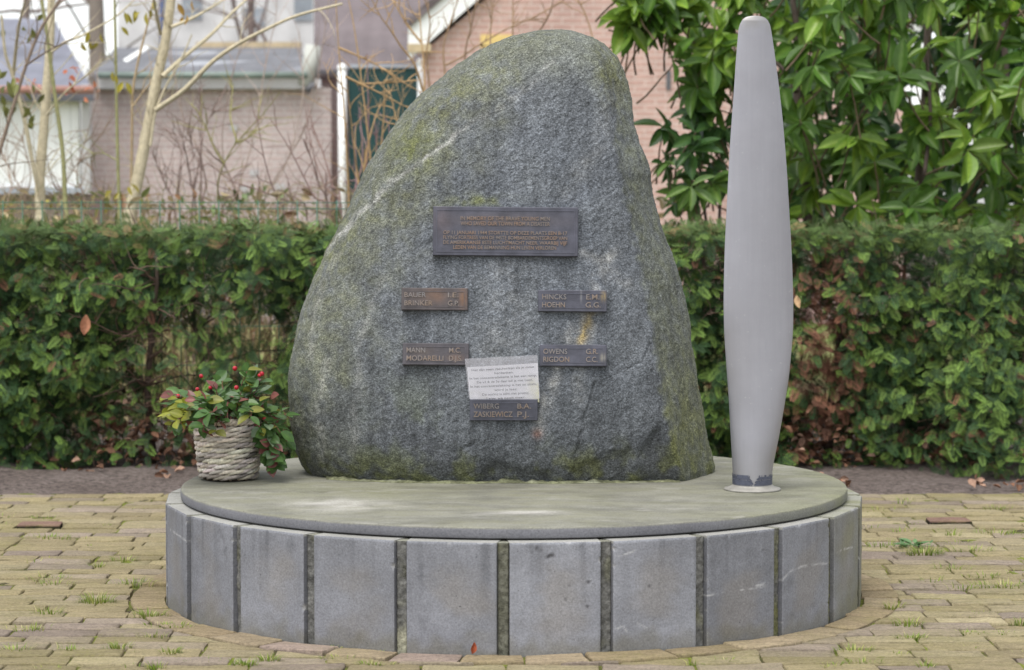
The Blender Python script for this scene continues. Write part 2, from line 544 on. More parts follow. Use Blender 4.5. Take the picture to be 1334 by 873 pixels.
# ring course following the plinth
a = 0.0
while a < 2 * math.pi - 0.02:
    da = min(rng.uniform(0.165, 0.26) / 1.2, 2 * math.pi - a)
    if 2 * math.pi - a - da < 0.06: da = 2 * math.pi - a
    a0, a1 = a + 0.003, a + da - 0.003
    jr = rng.normal(0, 0.004)
    ri, ro = RING_IN + 0.003 + jr, RING_OUT - 0.003 + rng.normal(0, 0.003)
    poly = [np.array([math.cos(t), math.sin(t)]) * r for t, r in
            [(a0, ri), (a0, ro), ((a0 + a1) / 2, ro), (a1, ro), (a1, ri), ((a0 + a1) / 2, ri)]]
    c = np.array(BRICKC[rng.choice([0, 1, 2, 4])]) * 0.84 * (1 + rng.normal(0, 0.07)) * np.array([1.02, 0.97, 0.95])
    brick_poly(pav, poly, 0.004 + rng.normal(0, 0.003), rng.normal(0, 0.015, 2), c)
    a += da

def m_paving():
    t = NT('paving_brick'); co = t.coords()
    st = t.mapped(co, (0.5, 1.8, 1.0))
    f1 = t.ramp(t.noise(st, 20, 6, 0.7), [(0.28, 0.70), (0.72, 1.24)])
    f2 = t.ramp(t.noise(co, 110, 4, 0.75), [(0.32, 0.68), (0.68, 1.3)])
    c = t.mix(1.0, t.mix(1.0, t.attr(), f1, 'MULTIPLY'), f2, 'MULTIPLY')
    mo = t.ramp(t.noise(co, 2.2, 6, 0.65), [(0.45, 0.0), (0.68, 1.0)])
    mo2 = t.ramp(t.noise(co, 60, 4, 0.7), [(0.4, 0.2), (0.65, 1.0)])
    c = t.mix(t.math('MULTIPLY', t.math('MULTIPLY', mo, mo2), 0.5), c, (0.20, 0.195, 0.055))
    return t.pbr(c, 0.9, t.bump(t.noise(co, 75, 6, 0.75), 0.9, 0.007), spec=0.15)
MAT['paving'] = m_paving()
po = pav.build('brick_paving', MAT['paving'])
smooth_by_angle(po, 40)
tag(po, kind='structure')

# sand and moss bed between the bricks
def m_bed():
    t = NT('joint_bed'); co = t.coords()
    mo = t.ramp(t.noise(co, 4.5, 6, 0.7), [(0.42, 0.0), (0.56, 1.0)])
    c = t.mix(mo, (0.055, 0.044, 0.03), (0.15, 0.175, 0.03))
    f = t.ramp(t.noise(co, 120, 4, 0.7), [(0.3, 0.6), (0.7, 1.4)])
    return t.pbr(t.mix(1.0, c, f, 'MULTIPLY'), 0.95, t.bump(t.noise(co, 90, 5, 0.7), 1.0, 0.006), spec=0.1)
b = MB()
gx = np.linspace(-4.3, 4.3, 180); gy = np.linspace(-4.3, 2.63, 150)
XX, YY = np.meshgrid(gx, gy)
ZZ = -0.007 + 0.008 * np.clip(fbm(np.stack([XX * 9, YY * 9, 0 * XX], -1), 3), -1, 0.9)
for (xa, xb, ya, yb) in red_bricks:
    ZZ = np.where((XX > xa - .02) & (XX < xb + .02) & (YY > ya - .03) & (YY < yb), -0.045, ZZ)
b.grid(np.stack([XX, YY, ZZ], -1).reshape(-1, 3), len(gx), len(gy))
tag(b.build('paving_bed', m_bed()), kind='structure')

for k, (xa, xb, ya, yb) in enumerate(red_bricks[:2]):
    m = MB()
    poly = [np.array(p) for p in ((xa + .004, ya + .012), (xb - .004, ya + .012), (xb - .012, yb - .004), (xa + .010, yb - .004))]
    brick_poly(m, [p - np.array([(xa + xb) / 2, (ya + yb) / 2]) for p in poly], 0.011, np.array([0, 0.02]), (0.20, 0.125, 0.10))
    m.c[0] = np.where((m.v[0][:, 2] < 0.007)[:, None], (0.02, 0.017, 0.015), m.c[0])  # sides coloured near black for dirt and the shade of the gap
    m.v[0][:, 0] += (xa + xb) / 2; m.v[0][:, 1] += (ya + yb) / 2
    left = xa < 0
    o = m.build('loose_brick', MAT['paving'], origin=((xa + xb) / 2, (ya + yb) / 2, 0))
    smooth_by_angle(o, 40)
    tag(o, 'reddish brown brick standing proud of the yellow paving beside the basket side of the plinth' if left else
        'reddish brown brick standing proud of the weedy paving on the propeller side', 'brick', 'raised red bricks in the paving')

# ------------------------------------------------------------------ PLINTH
T_TOP, T_RING, R_DISC = 0.3575, 0.3195, 1.08
pl = empty('round_plinth', (0, 0, 0), 'round grey stone plinth faced with flat panels and topped by a mossy disc', 'plinth')
core = MB()
an = np.linspace(0, 2 * np.pi, 144, endpoint=False)
def ringpts(r, z): return np.stack([r * np.cos(an), r * np.sin(an), np.full(len(an), z)], 1)
V = np.concatenate([ringpts(1.095, -0.05), ringpts(1.095, 0.298), ringpts(1.0, 0.298)])
core.grid(V, 144, 3, (0.10, 0.10, 0.095), wrapu=True)
core.build('core', MAT['joint'], pl)

# top slab
d = MB()
zb = T_TOP - 0.034
prof = [(0.95, zb + 0.001), (R_DISC - 0.006, zb), (R_DISC - 0.0015, zb + 0.003), (R_DISC, zb + 0.008), (R_DISC, T_TOP - 0.008), (R_DISC - 0.002, T_TOP - 0.003), (R_DISC - 0.007, T_TOP)]
an = np.linspace(0, 2 * np.pi, 360, endpoint=False)
rr = list(np.linspace(R_DISC - 0.012, 0.0, 70))
V = [ringpts(r, z) for r, z in prof] + [ringpts(max(r, 1e-4), T_TOP) for r in rr]
V = np.concatenate(V)
# fine chipping of the rim
jn_ = noise(V * 30) * 0.0012
V[:, 2] += np.where(V[:, 2] > T_TOP - 0.009, np.minimum(jn_, 0.0004), 0)
rad = np.hypot(V[:, 0], V[:, 1])
colr = np.full((len(V), 3), (0.200, 0.197, 0.163))
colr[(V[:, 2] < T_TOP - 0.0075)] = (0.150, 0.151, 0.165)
# greener on the propeller side and under the stone, chalk paler near the front left
px_, py_ = proj(V)
gm = sstep(900, 1100, px_) * 0.8 + np.exp(-((px_ - 470) / 130) ** 2 - ((py_ - 640) / 14) ** 2) * 0.5
gm = np.clip(gm * (0.7 + 0.6 * noise(V * 7)), 0, 0.85)
colr = colr * (1 - gm[:, None]) + np.array((0.175, 0.18, 0.10)) * gm[:, None]
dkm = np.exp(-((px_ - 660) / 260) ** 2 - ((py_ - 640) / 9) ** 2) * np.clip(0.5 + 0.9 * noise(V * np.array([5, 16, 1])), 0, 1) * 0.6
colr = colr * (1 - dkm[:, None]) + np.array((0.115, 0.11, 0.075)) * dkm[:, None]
wm = np.exp(-((px_ - 440) / 60) ** 2 - ((py_ - 657) / 7) ** 2) + np.exp(-((px_ - 680) / 40) ** 2 - ((py_ - 668) / 3) ** 2)
wm = np.clip(wm * (0.8 + 0.8 * noise(V * 14)), 0, 0.8)
colr = colr * (1 - wm[:, None]) + np.array((0.40, 0.385, 0.35)) * wm[:, None]
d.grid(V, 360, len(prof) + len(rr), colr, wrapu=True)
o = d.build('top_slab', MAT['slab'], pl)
smooth_by_angle(o, 35)
# dark spacer added under the slab, coloured to read as its shadow gap
sp_ = MB(); an = np.linspace(0, 2 * np.pi, 144, endpoint=False)
sp_.grid(np.concatenate([ringpts(1.045, 0.29), ringpts(1.045, zb + 0.0005)]), 144, 2, (0.05, 0.045, 0.04), wrapu=True)
sp_.build('shadow_gap_spacer', MAT['joint'], pl)

NP = 24
JOFF = math.radians(-1.6)
HALF = 0.1288

def panel_frame(th):
    """th: angle from the camera-facing direction, positive to the right in the picture"""
    n = np.array([math.sin(th), -math.cos(th), 0.0])
    tv = np.array([math.cos(th), math.sin(th), 0.0])
    return n, tv

scratch = [[(985, 763), (997, 760)], [(917, 777), (942, 772)], [(965, 769), (985, 766)], [(985, 765), (998, 764)], [(1018, 757), (1030, 744), (1045, 738), (1062, 735), (1077, 734)],
           [(1086, 722), (1098, 716), (1110, 713)], [(806, 725), (826, 718)], [(222, 690), (243, 705)], [(800, 820), (812, 816), (818, 825)], [(830, 812), (842, 818)]]

def seg_dist(px_, py_, line):
    dmin = np.full(px_.shape, 1e9)
    for (xa, ya), (xb, yb) in zip(line[:-1], line[1:]):
        dx, dy = xb - xa, yb - ya
        t = np.clip(((px_ - xa) * dx + (py_ - ya) * dy) / (dx * dx + dy * dy + 1e-9), 0, 1)
        dmin = np.minimum(dmin, np.hypot(px_ - xa - t * dx, py_ - ya - t * dy))
    return dmin

RP = 1.131 * math.cos(math.radians(6.3))
for k in range(NP):
    th = JOFF + math.radians(15) * (k + 0.5)
    n, tv = panel_frame(th)
    front = math.cos(th) > -0.25
    nu, nv = (64, 84) if front else (8, 8)
    u = np.linspace(-HALF, HALF, nu); z = np.linspace(-0.03, T_RING, nv)
    U, Z = np.meshgrid(u, z)
    ed = np.minimum(np.minimum(HALF - abs(U), T_RING - Z), 0.5)
    dep = -0.0025 * np.clip(1 - ed / 0.004, 0, 1) ** 2
    base = n * (RP - 0.0) 
    C = base[None, None] + U[..., None] * tv + Z[..., None] * np.array([0, 0, 1.0])
    nz = fbm(C * 25, 3)
    dep += 0.0006 * nz
    chip = np.clip(noise(C * 42) - 0.5, 0, 1) * np.clip(1 - ed / 0.010, 0, 1)
    dep -= 0.022 * chip
    V = C + dep[..., None] * n
    V = V.reshape(-1, 3)
    X, Yp = proj(V)
    col = np.full((len(V), 3), (0.190, 0.195, 0.216)) * (1 + rng.normal(0, 0.075))
    zz = Z.ravel(); uu = U.ravel()
    # brownish and pale wear of the faces, cooler edges
    wv = fbm(V * np.array([5, 5, 7]) + k, 4)
    col *= (1 + 0.16 * wv[:, None])
    drip = np.clip(noise(np.stack([V[:, 0] * 38, V[:, 1] * 38, V[:, 2] * 2.2 + k], 1)) - 0.15, 0, 1) * sstep(0.02, 0.30, zz)
    col *= (1 - 0.45 * drip[:, None])
    blot = np.clip(fbm(V * 13 + 3 * k, 4) - 0.55, 0, 1)
    col *= (1 - 0.5 * blot[:, None])
    mid = sstep(0.35, 0.05, np.hypot(uu / 0.3, (zz - 0.15) / 0.4) + 0.25 * wv)
    col = col * (1 - 0.5 * mid[:, None]) + np.array((0.215, 0.20, 0.185)) * 0.5 * mid[:, None]
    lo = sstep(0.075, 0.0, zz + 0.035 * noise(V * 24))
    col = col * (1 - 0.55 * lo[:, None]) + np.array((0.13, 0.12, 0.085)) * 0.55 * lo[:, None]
    rt = sstep(1060, 1125, X) * (0.6 + 0.5 * noise(V * 12))
    rt = np.clip(rt, 0, 0.8)
    col = col * (1 - rt[:, None]) + np.array((0.17, 0.165, 0.10)) * rt[:, None]
    col = col * (1 - 0.5 * np.clip(chip.ravel() * 5, 0, 1)[:, None]) + np.array((0.36, 0.35, 0.32)) * 0.5 * np.clip(chip.ravel() * 5, 0, 1)[:, None]
    if front:
        for ln in scratch:
            dm = seg_dist(X, Yp, ln)
            w_ = np.clip(1.2 - dm / 1.3, 0, 1) * np.clip(0.6 + 1.1 * noise(V * 50), 0, 1) * 0.55
            col = col * (1 - w_[:, None]) + np.array((0.55, 0.55, 0.55)) * w_[:, None]
        for (cx_, cy_, r_) in [(704, 716, 4), (714, 725, 5), (718, 723, 4), (699, 713, 3), (765, 757, 4), (742, 763, 3), (736, 780, 2.5), (846, 763, 3), (750, 700, 3), (766, 790, 3)]:
            w_ = np.clip(1.0 - np.hypot(X - cx_, (Yp - cy_) * 1.1) / r_ + 1.0 * noise(V * 90), 0, 1) * 0.75
            col = col * (1 - w_[:, None]) + np.array((0.035, 0.033, 0.035)) * w_[:, None]
    p = MB()
    p.grid(V, nu, nv, col)
    # edges run back into the plinth
    idx = np.arange(nu * nv).reshape(nv, nu)
    bnd = np.concatenate([idx[0, :], idx[1:, -1], idx[-1, -2::-1], idx[-2:0:-1, 0]])
    rim = V[bnd]
    back = rim - n * 0.10
    m_ = len(bnd)
    j = np.arange(m_); jn = (j + 1) % m_
    p.add(np.concatenate([rim, back]), np.stack([j, m_ + j, m_ + jn, jn], 1), np.concatenate([col[bnd], col[bnd] * 0 + np.array((0.085, 0.083, 0.095))]))
    p.c[-1] = np.array(p.c[-1]); p.c[-1][:m_] *= 0.75
    rt2 = np.concatenate([rt[bnd], rt[bnd]])[:, None]
    top = np.repeat((abs(np.concatenate([rim, rim])[:, 2] - T_RING) < 0.006)[:, None], 3, 1)
    p.c[-1] = np.where(top, np.array((0.29, 0.287, 0.265)) * (1 - rt2) + np.array((0.165, 0.17, 0.085)) * rt2, p.c[-1])  # panel tops painted paler as if catching skylight, mossy at the right
    o = p.build('facing_panel', MAT['panel'], pl)
    smooth_by_angle(o, 35)
    # rough strip left of this panel
    tj = JOFF + math.radians(15) * k
    n, tv = panel_frame(tj)
    js = MB(); nu, nv = 14, 60
    u = np.linspace(-0.0175, 0.0175, nu) + 0.0015 * (1 if math.sin(tj) > 0 else -1); z = np.linspace(-0.03, 0.3175, nv)
    U, Z = np.meshgrid(u, z)
    C = (n * 1.117)[None, None] + U[..., None] * tv + Z[..., None] * np.array([0, 0, 1.0])
    dep = 0.0028 * fbm(C * 70, 4) - 0.006 * (abs(U) > 0.0158)
    V = (C + dep[..., None] * n).reshape(-1, 3)
    X, Yp = proj(V)
    col = np.full((len(V), 3), (0.125, 0.124, 0.117)) * (1 + 0.35 * fbm(V * 30, 3))[:, None]
    ms = np.clip(sstep(850, 1060, X) * 0.9 - 0.35 + 0.9 * noise(V * 18), 0, 0.9)
    if k % 5 == 0: ms = np.clip(ms + 0.3, 0, 1)
    col = col * (1 - ms[:, None]) + np.array((0.125, 0.125, 0.05)) * ms[:, None]
    if abs(k - 23) < 0.5:
        pm = np.clip(sstep(0.12, 0.02, V[:, 2]) * (0.7 + noise(V * 30)), 0, 0.8)
        col = col * (1 - pm[:, None]) + np.array((0.34, 0.33, 0.24)) * pm[:, None]
    js.grid(V, nu, nv, col)
    rim = js.v[0].reshape(nv, nu, 3)
    topb = np.concatenate([rim[-1], rim[-1] - n * 0.05])
    js.add(topb, np.stack([np.arange(nu - 1), np.arange(1, nu), np.arange(1, nu) + nu, np.arange(nu - 1) + nu], 1), (0.2, 0.2, 0.16))
    for e in (0, -1):
        sv = np.concatenate([rim[:, e], rim[:, e] - n * 0.03]); jj = np.arange(nv - 1)
        js.add(sv, np.stack([jj, jj + 1, jj + 1 + nv, jj + nv], 1), (0.06, 0.06, 0.05))
    js.build('joint_strip', MAT['joint'], pl)

# ------------------------------------------------------------------ BOULDER
LS = [(405, 627), (398, 615), (392, 605), (382.8, 583), (377.3, 550), (376.6, 513), (381, 469), (392, 407), (406.7, 363), (421.3, 330), (446, 283), (476.5, 219), (503, 180), (526, 146), (547.5, 123), (583, 91), (618.5, 66), (640, 56), (660, 48), (695.5, 38.8), (731, 35.5)]
RS = [(928, 628), (933, 619.7), (933, 608.7), (924, 579.4), (916.7, 539), (909.4, 495), (902, 454.7), (896.5, 410.7), (889, 370), (875.8, 330), (864, 290), (854.5, 254.3), (851.2, 236.5), (850.5, 226), (845, 208), (834, 186.8), (826.8, 162), (823.3, 133.6), (818, 105.2), (812.6, 89.2), (805.5, 73.2), (791, 57.3), (773.6, 45.6), (752, 38.5), (732, 35.5)]
YS = 0.28
Lw = np.array([P(x, y, YS) for x, y in LS]); Rw = np.array([P(x, y, YS) for x, y in RS])
Z0, ZT = T_TOP - 0.012, Rw[-1][2]
NR, NC = 460, 900
s_ = np.linspace(0, 1, NR)
# rows are packed towards the top, where the outline closes
zrow = Z0 + (ZT - Z0) * np.sin(s_ * np.pi / 2) ** 1.0
def silh(arr, z):
    o = np.argsort(arr[:, 2])
    return np.interp(z, arr[o, 2], arr[o, 0])
xL = silh(Lw, zrow); xR = silh(Rw, zrow)
rows = []
tt = np.linspace(0, 1, 9)
for k in range(NR):
    z = zrow[k]; w = max(xR[k] - xL[k], 0.004); v = s_[k]; hz = (z - Z0) / (ZT - Z0)
    dpt = 0.78 * (1 - math.exp(-w / 0.5))
    yc = 0.315 + 0.07 * hz
    yF = yc - dpt / 2
    yF += 0.05 * math.exp(-hz / 0.05) - 0.02 * math.exp(-((hz - 0.2) / 0.15) ** 2)
    x0, x1 = xL[k], xR[k]
    rf = 0.90 - 0.06 * hz
    sharp = 1 - sstep(0.22, 0.55, hz)
    cps = [(x0, yF + .47 * dpt), (x0 + .05 * w, yF + .20 * dpt), (x0 + .2 * w, yF + .055 * dpt), (x0 + .42 * w, yF + .0 * dpt), (x0 + .68 * w, yF + .0 * dpt)]
    rp = np.array((x0 + rf * w, yF + (.05 + .04 * (1 - sharp)) * dpt)); rq = np.array((x1, yF + .46 * dpt))
    cps += [tuple(rp - np.array((.05 * w * (1 - sharp * .9), 0))), tuple(rp), tuple(rp + (rq - rp) * 0.06 * sharp + (rq - rp) * .25 * (1 - sharp)), tuple(rp + (rq - rp) * 0.6), tuple(rq), (x1 - .05 * w, yF + .78 * dpt), (x0 + .7 * w, yF + dpt), (x0 + .35 * w, yF + dpt), (x0 + .08 * w, yF + .8 * dpt)]
    c = np.array(cps); n = len(c)
    # periodic cubic B-spline
    t = np.linspace(0, n, 40 * n, endpoint=False); i = t.astype(int); f = (t - i)[:, None]
    p0, p1, p2, p3 = c[(i - 1) % n], c[i % n], c[(i + 1) % n], c[(i + 2) % n]
    q = ((1 - f) ** 3 * p0 + (3 * f ** 3 - 6 * f ** 2 + 4) * p1 + (-3 * f ** 3 + 3 * f ** 2 + 3 * f + 1) * p2 + f ** 3 * p3) / 6
    # match the outline exactly
    q[:, 0] = x0 + (q[:, 0] - q[:, 0].min()) * w / (np.ptp(q[:, 0]) + 1e-9)
    q = np.concatenate([q, q[:1]])
    # denser in front
    dl = np.linalg.norm(np.diff(q, axis=0), axis=1)
    ymid = (q[1:, 1] + q[:-1, 1]) / 2
    wgt = np.where(ymid < yF + .62 * dpt, 1.0, 0.22)
    cum = np.concatenate([[0], np.cumsum(dl * wgt)]); cum /= cum[-1]
    tu = np.linspace(0, 1, NC, endpoint=False)
    rows.append(np.stack([np.interp(tu, cum, q[:, 0]), np.interp(tu, cum, q[:, 1]), np.full(NC, z)], 1))
G = np.array(rows)                                            # NR, NC, 3
# normals from the grid
du = np.roll(G, -1, 1) - np.roll(G, 1, 1); dv = np.gradient(G, axis=0)
N = unit(np.cross(du, dv))
X, Yp = proj(G)
lowf = fbm(G * 3.0, 3)
midf = fbm(G * np.array([14, 14, 11]), 4)
rot = np.array([[0.8, 0, 0.6], [0, 1, 0], [-0.6, 0, 0.8]])
Gr = G @ rot.T * np.array([1.0, 1.6, 2.0])
fin = fbm(Gr * 38, 3, 0.6)
dis = 0.007 * lowf + 0.0034 * midf + 0.0022 * fin
edgefade = np.clip(np.minimum((ZT - G[..., 2]) / 0.03, 1), 0.2, 1)
dis = dis * edgefade
front = N[..., 1] < -0.15

def inpoly_dist(px_, py_, poly):
    """signed distance in px, positive inside"""
    inside = np.zeros(px_.shape, bool)
    n = len(poly)
    for k in range(n):
        (xa, ya), (xb, yb) = poly[k], poly[(k + 1) % n]
        cond = ((ya > py_) != (yb > py_)) & (px_ < (xb - xa) * (py_ - ya) / (yb - ya + 1e-9) + xa)
        inside ^= cond
    dd = seg_dist(px_, py_, list(poly) + [poly[0]])
    return np.where(inside, dd, -dd)
wob = 4 * noise(G * 16) + 1.5 * noise(G * 40)
rec = [([(826, 640), (829, 590), (843, 567), (860, 548), (868, 560), (880, 600), (885, 640)], 0.019, 14),
       ([(730, 640), (736, 607), (762, 597), (800, 584), (826, 577), (829, 592), (826, 640)], 0.014, 12),
       ([(612, 640), (622, 605), (650, 598), (700, 606), (728, 612), (732, 640)], 0.016, 16),
       ([(836, 460), (846, 443), (853, 447), (852, 468)], 0.010, 4),
       ([(742, 500), (752, 490), (768, 505), (764, 530), (750, 528)], 0.007, 4)]
dz_ = np.zeros(X.shape)
for poly, dp, soft in rec:
    sd_ = inpoly_dist(X + wob, Yp + wob * 0.7, poly)
    dz_ = np.maximum(dz_, dp * sstep(0, soft, sd_))
dz_ *= front
cracks = [[(742, 640), (752, 590), (765, 540), (772, 500)], [(735, 612), (765, 600), (795, 590)], [(846, 445), (835, 470), (820, 480)], [(600, 600), (616, 575), (622, 545)],
          [(880, 560), (868, 500), (856, 440), (850, 400)]]
for ln in cracks:
    dm = seg_dist(X + wob, Yp + wob, ln)
    dz_ = np.maximum(dz_, front * 0.006 * np.clip(1 - dm / 3.0, 0, 1))
G2 = G + N * dis[..., None]
G2[..., 1] += dz_
# colours
base = np.zeros(G.shape); base[:] = (0.152, 0.165, 0.178)
lum = 1 + 0.13 * fbm(G * 3.5 + 5, 4) + 0.10 * fbm(Gr * 9, 3)
base *= (lum * (0.80 - 0.17 * sstep(300, 600, Yp)))[..., None]  # lower half painted darker, as under light from overhead
def blend(mask, col):
    global base
    m = np.clip(mask, 0, 1)[..., None]
    base = base * (1 - m) + np.array(col) * m
n1 = fbm(G * 8, 4); n2 = fbm(G * 26, 3); n3 = noise(G * 70)
def gauss(cx_, cy_, rx, ry, ang=0):
    ca, sa = math.cos(ang), math.sin(ang)
    a_ = (X - cx_) * ca + (Yp - cy_) * sa; b_ = -(X - cx_) * sa + (Yp - cy_) * ca
    return np.exp(-(a_ / rx) ** 2 - (b_ / ry) ** 2)
# blue grey heart of the face
blend(gauss(690, 330, 170, 200) * (0.55 + 0.4 * n1), (0.120, 0.134, 0.156))
# grey green lichen sheet over the upper left shoulder and the crown
lxs = np.interp(Yp, [40, 120, 220, 330, 480, 620], [760, 640, 600, 520, 450, 430])
blend(sstep(60, -60, X - lxs + 60 * n1) * 0.8 * (0.8 + 0.5 * n2), (0.132, 0.139, 0.094))
blend(gauss(735, 60, 120, 40) * (0.5 + 0.6 * n1), (0.145, 0.152, 0.113))
blend(gauss(540, 195, 26, 28) * (0.75 + 0.8 * n2), (0.125, 0.138, 0.055))
blend(gauss(590, 130, 80, 22, -0.6) * (0.35 + 0.8 * n2), (0.135, 0.142, 0.078))
blend(gauss(795, 95, 22, 42, -0.3) * (0.7 + 0.7 * n2), (0.135, 0.142, 0.07))
blend(gauss(430, 318, 26, 42, 0.5) * (0.5 + 0.7 * n2), (0.135, 0.145, 0.072))
blend(gauss(618, 262, 40, 8) * (0.4 + 0.8 * n2), (0.15, 0.165, 0.08))
# right facet, mossier towards the foot
rid = np.interp(Yp, [180, 300, 430, 540, 630], [800, 820, 850, 864, 886])
fac = sstep(-4, 8, X - rid + 5 * n2)
blend(fac * (0.5 + 0.5 * sstep(380, 600, Yp)) * (0.8 + 0.5 * n2), (0.135, 0.144, 0.078))
blend(fac * sstep(480, 620, Yp) * np.clip(0.35 + 1.3 * n1, 0, 1), (0.155, 0.163, 0.055))
# foot painted dark like the shade of its undercut, with green moss
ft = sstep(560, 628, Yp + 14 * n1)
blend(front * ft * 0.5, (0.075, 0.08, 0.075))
blend(front * ft * np.clip(0.15 + 1.6 * n1 + 0.6 * n2, 0, 0.8), (0.12, 0.13, 0.045))
blend(gauss(530, 560, 60, 60) * np.clip(0.1 + 1.2 * n1, 0, 0.5), (0.14, 0.16, 0.10))
blend(gauss(440, 560, 30, 60) * np.clip(0.3 + 1.0 * n1, 0, 0.6), (0.10, 0.105, 0.10))
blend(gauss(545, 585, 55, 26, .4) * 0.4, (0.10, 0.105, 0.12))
# pale veins
veins = [([(420, 330), (447, 305), (470, 278), (497, 252), (520, 232), (545, 215), (566, 198), (590, 182), (600, 172)], 3.4, 1.0),
         ([(600, 172), (640, 148), (690, 112), (720, 80)], 5, 0.35),
         ([(405, 470), (408, 420), (420, 370), (440, 330)], 3.5, 0.35), ([(418, 600), (416, 520), (424, 470)], 6, 0.35), ([(462, 590), (465, 500), (470, 440), (500, 360)], 5, 0.28),
         ([(705, 560), (716, 520), (730, 480), (745, 440), (760, 415), (775, 385), (790, 345), (800, 330)], 8, 0.6),
         ([(752, 520), (762, 470), (772, 420), (780, 400)], 7, 0.4), ([(760, 330), (790, 345), (815, 370)], 7, 0.4), ([(640, 470), (660, 400), (660, 330)], 30, 0.22), ([(740, 250), (780, 190), (800, 120)], 12, 0.2)]
for ln, wd, am in veins:
    dm = seg_dist(X + 6 * n1 + 2 * n3, Yp + 4 * n2, ln)
    blend(np.exp(-(dm / wd) ** 2) * am * 0.8 * (0.75 + 0.9 * n2) * front, (0.33, 0.33, 0.315))
blend(gauss(762, 430, 6, 22, 0.35) * np.clip(0.5 + 1.2 * n2, 0, .9), (0.36, 0.27, 0.10))
blend(gauss(700, 565, 6, 6) * 0.5, (0.25, 0.10, 0.06))
# bare dark rock in the broken places at the foot
blend(np.clip(dz_ / 0.03, 0, 1) * 0.25, (0.12, 0.12, 0.115))
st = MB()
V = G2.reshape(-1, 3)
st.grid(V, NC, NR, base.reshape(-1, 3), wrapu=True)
topc = G2[-1].mean(0) + np.array([0, 0, 0.001])
i0 = st.n
st.add(np.concatenate([G2[-1], topc[None]]), np.stack([np.arange(NC), (np.arange(NC) + 1) % NC, np.full(NC, NC)], 1), np.concatenate([base[-1], base[-1][:1]]))
bo = empty('memorial_boulder', (0.0, 0.3, T_TOP), 'tall rounded grey granite boulder with lichen standing on the round plinth', 'boulder')
st.build('stone', MAT['boulder'], bo)
# mortar squeezed out under the foot
mo = MB()
fr = G2[int(NR * 0.02)]
sel = fr[(fr[:, 1] < 0.12)]
sel = sel[np.argsort(sel[:, 0])]
xs = np.linspace(sel[0, 0] + 0.02, sel[-1, 0] - 0.06, 220)
ys = np.interp(xs, sel[:, 0], sel[:, 1])
hgt = 0.003 + 0.010 * np.clip(noise(np.stack([xs * 6, xs * 0, xs * 0 + 3], 1)) + 0.1, 0, 1) + 0.004 * noise(np.stack([xs * 40, xs * 0, xs * 0], 1))
hgt *= 1 + 1.3 * np.exp(-((xs - 0.02) / 0.13) ** 2)
prof = np.array([(-0.022, 0.0), (-0.017, 0.4), (-0.009, 0.85), (0.005, 1.0), (0.05, 1.0)])
V = np.concatenate([np.stack([xs, ys + dy - 0.012 * (hgt > .016), T_TOP + 0.0005 + hgt * hz + 0.002 * noise(np.stack([xs * 60, xs * 0 + dy * 60, xs * 0], 1)) * (hz > 0)], 1) for dy, hz in prof])
mc = np.array((0.14, 0.145, 0.085)) * (1 + 0.5 * fbm(V * 20, 3))[:, None]
wv = np.clip(noise(V * 11) * 2, 0, 1)[:, None]
mc = mc * (1 - wv) + np.array((0.22, 0.225, 0.17)) * wv
mo.grid(V, 220, 5, mc)
mo.build('mortar_fillet', MAT['joint'], bo)

VF = G2[front]                                               # front surface points, to seat the plaques on
def front_y(x0, x1, z0, z1):
    s = VF[(VF[:, 0] > x0) & (VF[:, 0] < x1) & (VF[:, 2] > z0) & (VF[:, 2] < z1)]
    return s[:, 1].min(), s[:, 1].mean()

# ------------------------------------------------------------------ PLAQUES
def m_bronze():
    t = NT('weathered_bronze'); co = t.coords()
    f = t.ramp(t.noise(co, 25, 6, 0.7), [(0.3, 0.75), (0.7, 1.25)])
    c = t.mix(1.0, t.attr(), f, 'MULTIPLY')
    return t.pbr(c, 0.48, t.bump(t.noise(co, 120, 4, 0.6), 0.2, 0.002), metal=0.25, spec=0.5)
MAT['bronze'] = m_bronze()

def m_letter(name, c1, c2):
    t = NT(name); co = t.coords()
    c = t.mix(t.ramp(t.noise(co, 14, 4, 0.6), [(0.4, 0.0), (0.6, 1.0)]), c1, c2)
    return t.pbr(c, 0.45, metal=0.3)
MAT['let_copper'] = m_letter('copper_lettering', (0.255, 0.168, 0.115), (0.20, 0.17, 0.15))
MAT['let_grey'] = m_letter('grey_lettering', (0.20, 0.19, 0.19), (0.235, 0.175, 0.13))
MAT['ink'] = m_flat('ink', (0.03, 0.03, 0.035), 0.8, 60, 0.3)

def text_mesh(body, extrude=0.0, bold=0.0):
    cu = bpy.data.curves.new('lettering_curve', 'FONT')
    cu.body = body; cu.size = 1.0; cu.extrude = extrude; cu.offset = bold
    cu.resolution_u = 3
    to = bpy.data.objects.new('lettering_curve', cu)
    COL.objects.link(to)
    dg = bpy.context.evaluated_depsgraph_get()
    me = bpy.data.meshes.new_from_object(to.evaluated_get(dg))
    bpy.data.objects.remove(to); bpy.data.curves.remove(cu)
    n = len(me.vertices); co = np.zeros(n * 3, np.float32); me.vertices.foreach_get('co', co)
    V = co.reshape(-1, 3).astype(float)
    polys = [list(p.vertices) for p in me.polygons]
    bpy.data.meshes.remove(me)
    return V, polys

def lettering(lines, frame, depth, bold=0.0):
    """lines: (text, u0, u1, v0, v1) in plaque fractions, v downwards; frame maps (u,v,h) to the world"""
    mb = MB()
    for body, u0, u1, v0, v1 in lines:
        V, polys = text_mesh(body, 0.05, bold)
        x0, x1 = V[:, 0].min(), V[:, 0].max()
        # caps fill v0..v1; descenders and commas may hang lower
        z1 = 0.73
        u = u0 + (V[:, 0] - x0) / (x1 - x0) * (u1 - u0)
        v = v1 - V[:, 1] / z1 * (v1 - v0)
        h = np.where(V[:, 2] > 0, depth, -0.0005)
        mb.add(frame(u, v, h), polys, None)
    return mb

